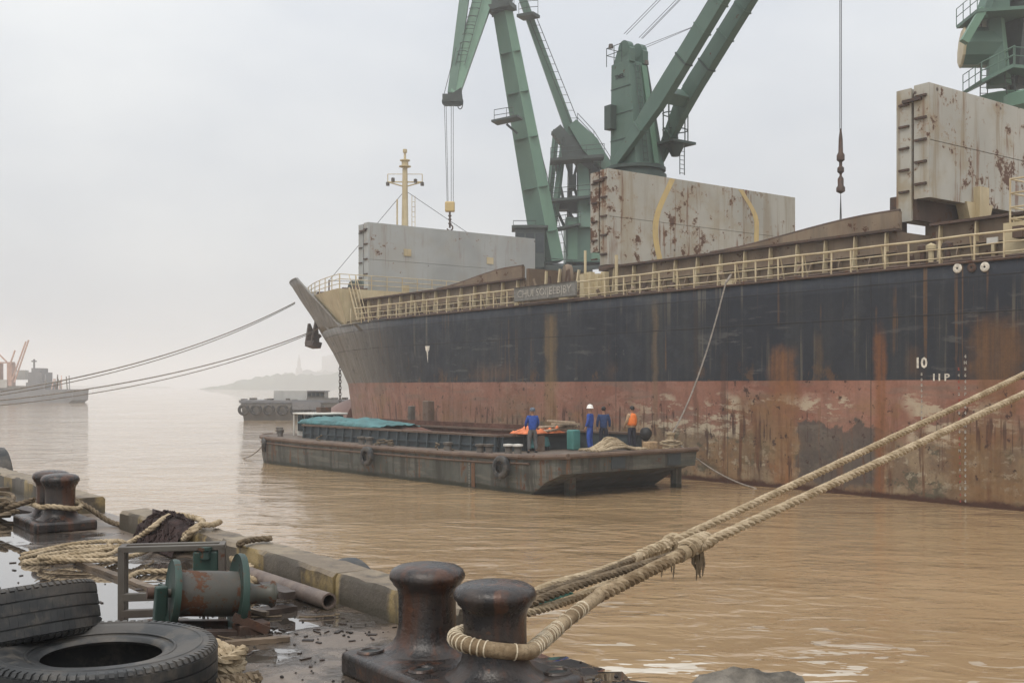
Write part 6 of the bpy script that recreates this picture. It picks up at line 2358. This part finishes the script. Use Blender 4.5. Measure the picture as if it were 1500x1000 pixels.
P_ = [kp(330, 815, QZ + .03), kp(350, 822, QZ + .03), kp(370, 838, QZ + .03), kp(385, 846, QZ + .03), kp(372, 850, QZ + .05), kp(350, 836, QZ + .06), kp(368, 832, QZ + .07), kp(340, 818, QZ + .08)]
m = MB()
laid(m, P_, .032, None, 6, 3, 8, .12, 12)
tag(m.build('rope', 'rope', smooth=60), 'pale rope snaking between the winch and the kerb', 'rope')
flat_rope('rope', [(186, 848, 0), (205, 838, 0), (245, 836, 0), (262, 834, .02)], .024, 'rope', 'short length of pale rope behind the winch drum')
# heap of rope beside the flat tyre
m = MB()
cq = at(318, 990, z=QZ)
for i in range(5):
    rr_ = .11 - .006 * (i % 4) + .012 * math.sin(i * 2)
    pts = [cq + V3(rr_ * math.cos(a) * (1 + .2 * math.sin(a * 2 + i)), rr_ * 1.25 * math.sin(a), .03 + .024 * i + .015 * math.sin(a * 3 + i)) for a in np.linspace(0, 2 * math.pi, 10, endpoint=False)]
    laid(m, pts, .028, .16, 5, 3, 8, .1, i, True)
tag(m.build('rope_coil', 'rope', smooth=60), 'tan rope coil piled at the edge of the flat tyre', 'rope')
m = MB()
for i in range(4):
    pts = [at(345 + 70 * s_, 1000 - 12 * math.sin(s_ * 3 + i) + i * 3, z=QZ + .03 + .02 * i) for s_ in np.linspace(-.4, .5, 6)]
    laid(m, pts, .025, .15, 5, 3, 8, .1, i)
tag(m.build('rope', 'rope_dark', smooth=60), 'muddy rope ends lying by the tan coil at the bottom edge', 'rope')
# dark netting on the kerb
def netf(a, b):
    px = 226 + 62 * a
    base = at(px, 772 - 12 * a, x=3.47 + .3 * b)
    h = .16 + .09 * math.sin(a * 3.1) * math.sin(b * 3.0) + .045 * mnoise.noise(V3(a * 7, b * 6, 2)) + .03 * mnoise.noise(V3(a * 17, b * 14, 5))
    if b < .35:
        h = h * (b / .35) ** .7 + .01
    e = min(1, min(a, 1 - a) * 7)
    hh = h if b >= .35 else h
    return V3(base.x - (.22 * (1 - b) if b < .35 else .02), base.y, QZ + .005 + hh * (.85 + .15 * e) if b < .35 else QZ + .218 + max(.004, (hh - .2) * e))
m = MB().gridf(netf, 44, 26)
rg = random.Random(31)
for i in range(46):
    a, b = rg.random() * .8, rg.random() * .7
    pts = [netf(min(.99, a + .06 * j), min(.99, max(0, b + .1 * math.sin(j + i)))) + V3(0, 0, .012) for j in range(4)]
    m.tube(spline(pts, .05), .009, 4)
tag(m.build('net_heap', 'net', smooth=60), 'dark heap of old netting slumped over the kerb end', 'net')
# ropes round the far bollards
m = MB()
zb2 = pz2 + .13
pts = []
for (cx_, cy_, s_) in ((2.99, 12.02, 1), (3.02, 12.52, -1)):
    pts += [V3(cx_ + .2 * math.cos(a), cy_ + .2 * math.sin(a), zb2 + .02 * math.sin(a * 2)) for a in (np.linspace(-3.0, 0, 7) if s_ == 1 else np.linspace(0, 3.0, 7))]
laid(m, pts, .028, None, 6, 3, 8, .1, 2, True)
pts2 = [p + V3(0, 0, .06) for p in pts]
tag(m.build('rope', 'rope', smooth=60), 'pale rope turned round both posts of the distant bollards', 'rope')
m = MB()
for i, pl in enumerate((((2.8, 12.3, .3), (2.4, 12.8, .12), (2.0, 13.3, .05), (1.4, 13.9, .04)), ((3.2, 12.7, .3), (3.35, 12.3, .18), (3.5, 11.9, .04), (3.7, 11.4, .03)), ((2.6, 12.6, .25), (2.2, 12.5, .12), (1.9, 12.3, .05), (1.7, 12.2, .03)))):
    laid(m, [V3(x, y, QZ + z_) for x, y, z_ in pl], .03, None, 6, 3, 8, .1, i)
tag(m.build('rope', 'rope_dark', smooth=60), 'dark wet ropes trailing off the distant bollards over the quay', 'rope')
m = MB()
rg = random.Random(14)
for i in range(14):
    pts = [V3(2.0 + rg.uniform(-.6, .9), 13.3 + rg.uniform(-.5, 1.2), QZ + .03 + rg.uniform(0, .18)) for j in range(5)]
    m.tube(spline(pts, .1), .03, 5)
tag(m.build('rope_heap', 'rope_dark', smooth=60), 'dark tangled rope heap left of the distant bollards', 'rope')

# tyre fenders outside the quay wall
fender(V3(4.13, 7.75, 2.37), V3(1, 0, .1), 'tyre fender outside the kerb, its top just showing near the pipe', 1.0)
fender(V3(4.13, 20.6, 2.62), V3(1, 0, .1), 'tyre fender outside the kerb at the far left edge', 1.1)

# broken block of old quay wall in the lower edge of the view
rb = MB()
rg = random.Random(15)
cuts = [(Vector((rg.uniform(-1, 1), rg.uniform(-1, 1), rg.uniform(-.3, 1))).normalized(), rg.uniform(.62, .86)) for _ in range(9)] + [(V3(-.1, -.2, 1).normalized(), .62), (V3(-.8, -.5, .35).normalized(), .66)]
def faceted(c, rad, nu=44, nv=26, amp=.03):
    n0 = len(rb.v)
    rb.blob((0, 0, 0), (1, 1, 1), 8, .1, 1.2, nu, nv)
    for i_ in range(n0, len(rb.v)):
        v = Vector(rb.v[i_])
        for nrm, d_ in cuts:
            e_ = v.dot(nrm) - d_
            if e_ > 0:
                v -= nrm * e_
        v += v.normalized() * amp * mnoise.noise(v * 6) + v.normalized() * amp * .5 * mnoise.noise(v * 15)
        rb.v[i_] = (c[0] + v.x * rad[0], c[1] + v.y * rad[1], c[2] + v.z * rad[2])
faceted((4.3, 3.68, 2.2), (.5, .5, .76))
faceted((4.6, 3.0, 1.1), (1.1, 1.1, 1.0))
faceted((4.4, 3.4, -.2), (1.4, 1.6, 1.2))
o = rb.build('rubble_block', 'rock', smooth=35)
tag(o, 'grey broken rubble block against the quay wall at the lower edge', 'rock')

# coal bits and grit scattered on the quay
m = MB()
rg = random.Random(77)
for i in range(260):
    if i < 170:
        x, y = rg.uniform(2.0, 3.4), rg.uniform(4.9, 7.4)
    elif i < 220:
        x, y = rg.uniform(3.35, 3.85), rg.uniform(3.6, 5.2)
    else:
        x, y = rg.uniform(.8, 3.3), rg.uniform(7, 12)
    s_ = rg.choice([.004, .005, .006, .007, .009, .011])
    m.blob((x, y, QZ + s_ * .3), (s_, s_ * rg.uniform(.6, 1.2), s_ * .8), i, .4, 1.6, 7, 5)
o = m.build('gravel', 'pebble', smooth=0)
tag(o, kind='stuff')

m = MB()
rg = random.Random(99)
for i in range(150):
    x, y = rg.uniform(1.7, 3.45), rg.uniform(5.3, 11.5)
    if rg.random() < .4:
        x, y = rg.uniform(2.6, 3.45), rg.uniform(5.4, 8.5)
    L_ = rg.uniform(.015, .07)
    m.box((x, y, QZ + .004), (L_, L_ * rg.uniform(.12, .5), .006), Matrix.Rotation(rg.uniform(0, 3), 3, 'Z') @ Matrix.Rotation(rg.uniform(-.15, .15), 3, 'X'))
tag(m.build('debris', 'plank_dark', smooth=0), kind='stuff')
m = MB()
for i in range(16):
    c = V3(rg.uniform(2.0, 3.4), rg.uniform(5.6, 9.5), QZ + .012)
    pts = [c]
    a_ = rg.uniform(0, 6.28)
    for j in range(5):
        a_ += rg.uniform(-.9, .9)
        pts.append(pts[-1] + V3(math.cos(a_), math.sin(a_), 0) * rg.uniform(.03, .09))
    m.tube(spline(pts, .03), rg.uniform(.004, .009), 4)
tag(m.build('debris', 'rope_dark', smooth=60), kind='stuff')

# ================================================================== LINES TO THE BOW AND THE BARGE
def cable(pts, r, label, mat='rope_grey', cat='rope', group=None, n=6, name='mooring_line'):
    o_ = MB().tube(pts, r, n).build(name, mat, smooth=60)
    return tag(o_, label, cat, group)
bow_a, bow_b = at(432, 443, Z=93), at(461, 484, Z=90)
shore_end = V3(2.9, 58, 3.2)
grp = 'mooring lines from the bow'
bollard_pair((2.9, 58.3, QZ), 'bollards far along the quay holding the bow lines', (2.5, 3.3, 57.6, 59), ((2.9, 58.0), (2.9, 58.6)), .15, .5, .19, .12, None)
ea = at(0, 581, x=2.9)
def through(bow, px, py, endZ):
    a = Vector(bow)
    e = at(px, py, Z=endZ)
    return a, e
a, e = bow_a, at(-290, 660 - 20, Z=46)
for k, (bw, dy, lb) in enumerate(((bow_a, 0, 'upper mooring line from the bow tip down to the left'), (bow_b, .35, 'lower mooring line from below the bow tip down to the left'))):
    e = V3(2.95, 58 + dy, 2.95)
    cable(sag(bw, e, 1.7 if k == 0 else 1.4, 40), .042, lb, 'rope_grey', 'rope', grp)
    cable(sag(bw + V3(0, 0, -.1), e + V3(0, .1, -.12), 1.8 if k == 0 else 1.6, 40), .03, lb.replace('mooring line', 'thin second line'), 'rope_grey', 'rope', grp)
cable([bow_b, at(480, 476, Z=87) + V3(-.3, 0, 0), hull_pt(ZD + .1, .2) + V3(-.1, 0, 0.05)], .05, 'short end of the bow line leading up to the deck edge', 'rope_dark', 'rope')
top_ = V3(SX - .12, 32.4, ZD + .15)
foot_ = B(.9, 6.6, dz(.9) + .55)
m = MB()
laid(m, sag(top_, foot_, .7, 30), .036, .3, 5, 3, 7, .05, 3)
tag(m.build('mooring_line', 'rope_grey', smooth=60), 'rope from the ship deck edge down to the bow post of the barge', 'rope')
MB().tube([top_ + V3(0, 0, -.02), top_ + V3(.35, .02, .35)], .05, 6).build('chock_line', 'rope_grey', ship)
cable(sag(foot_, at(1112, 716, z=-.05), .35, 20), .035, 'slack rope from the bow post of the barge into the water', 'rope_grey')
cable(sag(at(389, 648, Z=59.5), at(350, 671, z=-.05), .25, 14), .03, 'thin line from the stern of the barge into the water', 'rope_grey')

# ================================================================== VESSELS IN THE HAZE
pb = thing('work_barge', 'hazy flat work barge with a white container and tyre fenders, behind the bow', 'barge', at(440, 600, Z=134) * Vector((1, 1, 0)))
def fa(px, py, Z):
    return at(px, py, Z=Z)
def fbox(px0, px1, py0, py1, Z, depth, name, mat, parent, bevel=0):
    a, b = fa(px0, py1, Z), fa(px1, py0, Z)
    c = (a + b) / 2 + CF * depth / 2
    return MB().box(c, ((b - a).dot(CR), depth, abs(b.z - a.z)), yaw).build(name, mat, parent, smooth=0, bevel=bevel)
a0 = fa(352, 588, 134)
m = MB()
pl = [fa(352, 588, 134), fa(358, 620, 134), fa(600, 620, 134), fa(600, 590, 134)]
m.prism(pl, CF * 9)
m.build('hull', 'far_brown', pb, smooth=0)
fbox(350, 600, 586, 590, 133.9, 9.4, 'deck_edge', 'far_hull', pb)
fbox(401, 450, 572, 591, 136, 3, 'container', 'far_white', pb)
hs = fbox(449, 486, 583, 591, 135, 4, 'deckhouse', 'far_brown', pb)
fbox(451, 475, 573.5, 583, 135.4, 3, 'bridge', 'far_brown', pb)
fbox(450, 476, 572, 573.6, 135, 3.6, 'bridge_roof', 'far_hull', pb)
for px in (453.5, 459.5, 465.5, 471.5):
    fbox(px - 2.2, px + 2.2, 575.5, 580, 135.2, .15, 'window', 'glass', pb)
rg = random.Random(3)
for px in (356, 369, 392, 396, 420, 432, 441, 489, 497, 505):
    h = rg.uniform(3, 7)
    fbox(px - rg.uniform(1.5, 5), px + rg.uniform(1.5, 4), 588 - h, 588.5, 135 + rg.uniform(0, 3), 1.5, 'deck_gear', rg.choice(['far_hull', 'far_brown', 'frame']), pb)
for px, nm_ in zip((357, 375, 394, 414, 433, 448, 468), ('at the near bow corner', 'second from the bow corner', 'third from the bow corner', 'below the white container', 'below the container end', 'below the deckhouse', 'closest to the big ship')):
    q = fa(px, 600, 133.4)
    fender(q, -CF, 'dark tyre fender of the hazy work barge, ' + nm_, 1.55)['group'] = 'fenders of the hazy work barge'
fbox(428, 470, 589, 600, 133.2, .6, 'black_fender', 'far_hull', pb)

def fl(px, py, Z):
    return at(px - 20, py, Z=Z)
def flbox(px0, px1, *a_):
    return fbox(px0 - 20, px1 - 20, *a_)
fs_ = thing('cargo_vessel', 'hazy cargo vessel with red deck cranes at the far left', 'ship', at(50, 590, Z=269) * Vector((1, 1, 0)))
Zf = 269
m = MB()
m.prism([fl(x, y, Zf) for x, y in ((-120, 572), (60, 572), (100, 570), (127, 570), (126, 586), (118, 592), (-120, 592))], CF * 10)
m.build('hull', 'far_hull', fs_, smooth=0)
flbox(-60, 60, 565, 572.5, Zf + 1, 8, 'hatch_coaming', 'far_brown', fs_)
flbox(58, 85, 560, 571, Zf + 1, 7, 'deckhouse', 'far_hull', fs_)
flbox(61, 82, 545, 560, Zf + 1.5, 6, 'deckhouse', 'far_hull', fs_)
flbox(66, 78, 539, 545, Zf + 2, 5, 'bridge', 'far_hull', fs_)
flbox(68.5, 70.5, 526, 540, Zf + 3, .4, 'mast', 'far_hull', fs_)
flbox(66, 73, 528, 530, Zf + 3, .4, 'crossarm', 'far_hull', fs_)
for x0, x1 in ((13, 19), (30, 37)):
    flbox(x0, x1, 532, 566, Zf + 1, 2.2, 'crane_post', 'far_red', fs_)
flbox(11, 39, 530, 532, Zf + 1, 1.2, 'crane_bridge', 'far_red', fs_)
for a, b in (((13, 558), (-2, 502)), ((16, 552), (2, 500)), ((38, 556), (58, 500)), ((41, 560), (62, 498)), ((30, 530), (0, 500)), ((34, 536), (42, 513))):
    MB().bar(fl(*a, Zf), fl(*b, Zf), .3, .3).build('crane_jib', 'far_red', fs_, smooth=0)
flbox(44, 57, 542, 556, Zf + 6, 2, 'deckhouse', 'far_white', fs_)
flbox(0, 30, 556, 568, Zf + .6, 1, 'deckhouse', 'far_white', fs_)
rg = random.Random(12)
for i in range(16):
    px = rg.uniform(84, 124)
    MB().bar(fl(px, 571, Zf + rg.uniform(0, 6)), fl(px + rg.uniform(-4, 4), rg.uniform(548, 562), Zf + rg.uniform(0, 6)), .22, .22).build('derrick', rg.choice(['far_red', 'far_brown', 'far_hull']), fs_, smooth=0)

# ================================================================== AIR
hz = bpy.data.materials.new('haze')
hz.use_nodes = True
nt = hz.node_tree
nt.nodes.remove(nt.nodes['Principled BSDF'])
pv = nt.nodes.new('ShaderNodeVolumePrincipled')
pv.inputs['Color'].default_value = (.965, .98, 1., 1)
pv.inputs['Density'].default_value = .00095
pv.inputs['Anisotropy'].default_value = 0.
nt.links.new(pv.outputs[0], nt.nodes['Material Output'].inputs['Volume'])
M['haze'] = hz
o = MB().b2(-3100, 3100, -3100, 3100, -2.6, 62).build('haze', 'haze', smooth=0)
tag(o, kind='stuff')
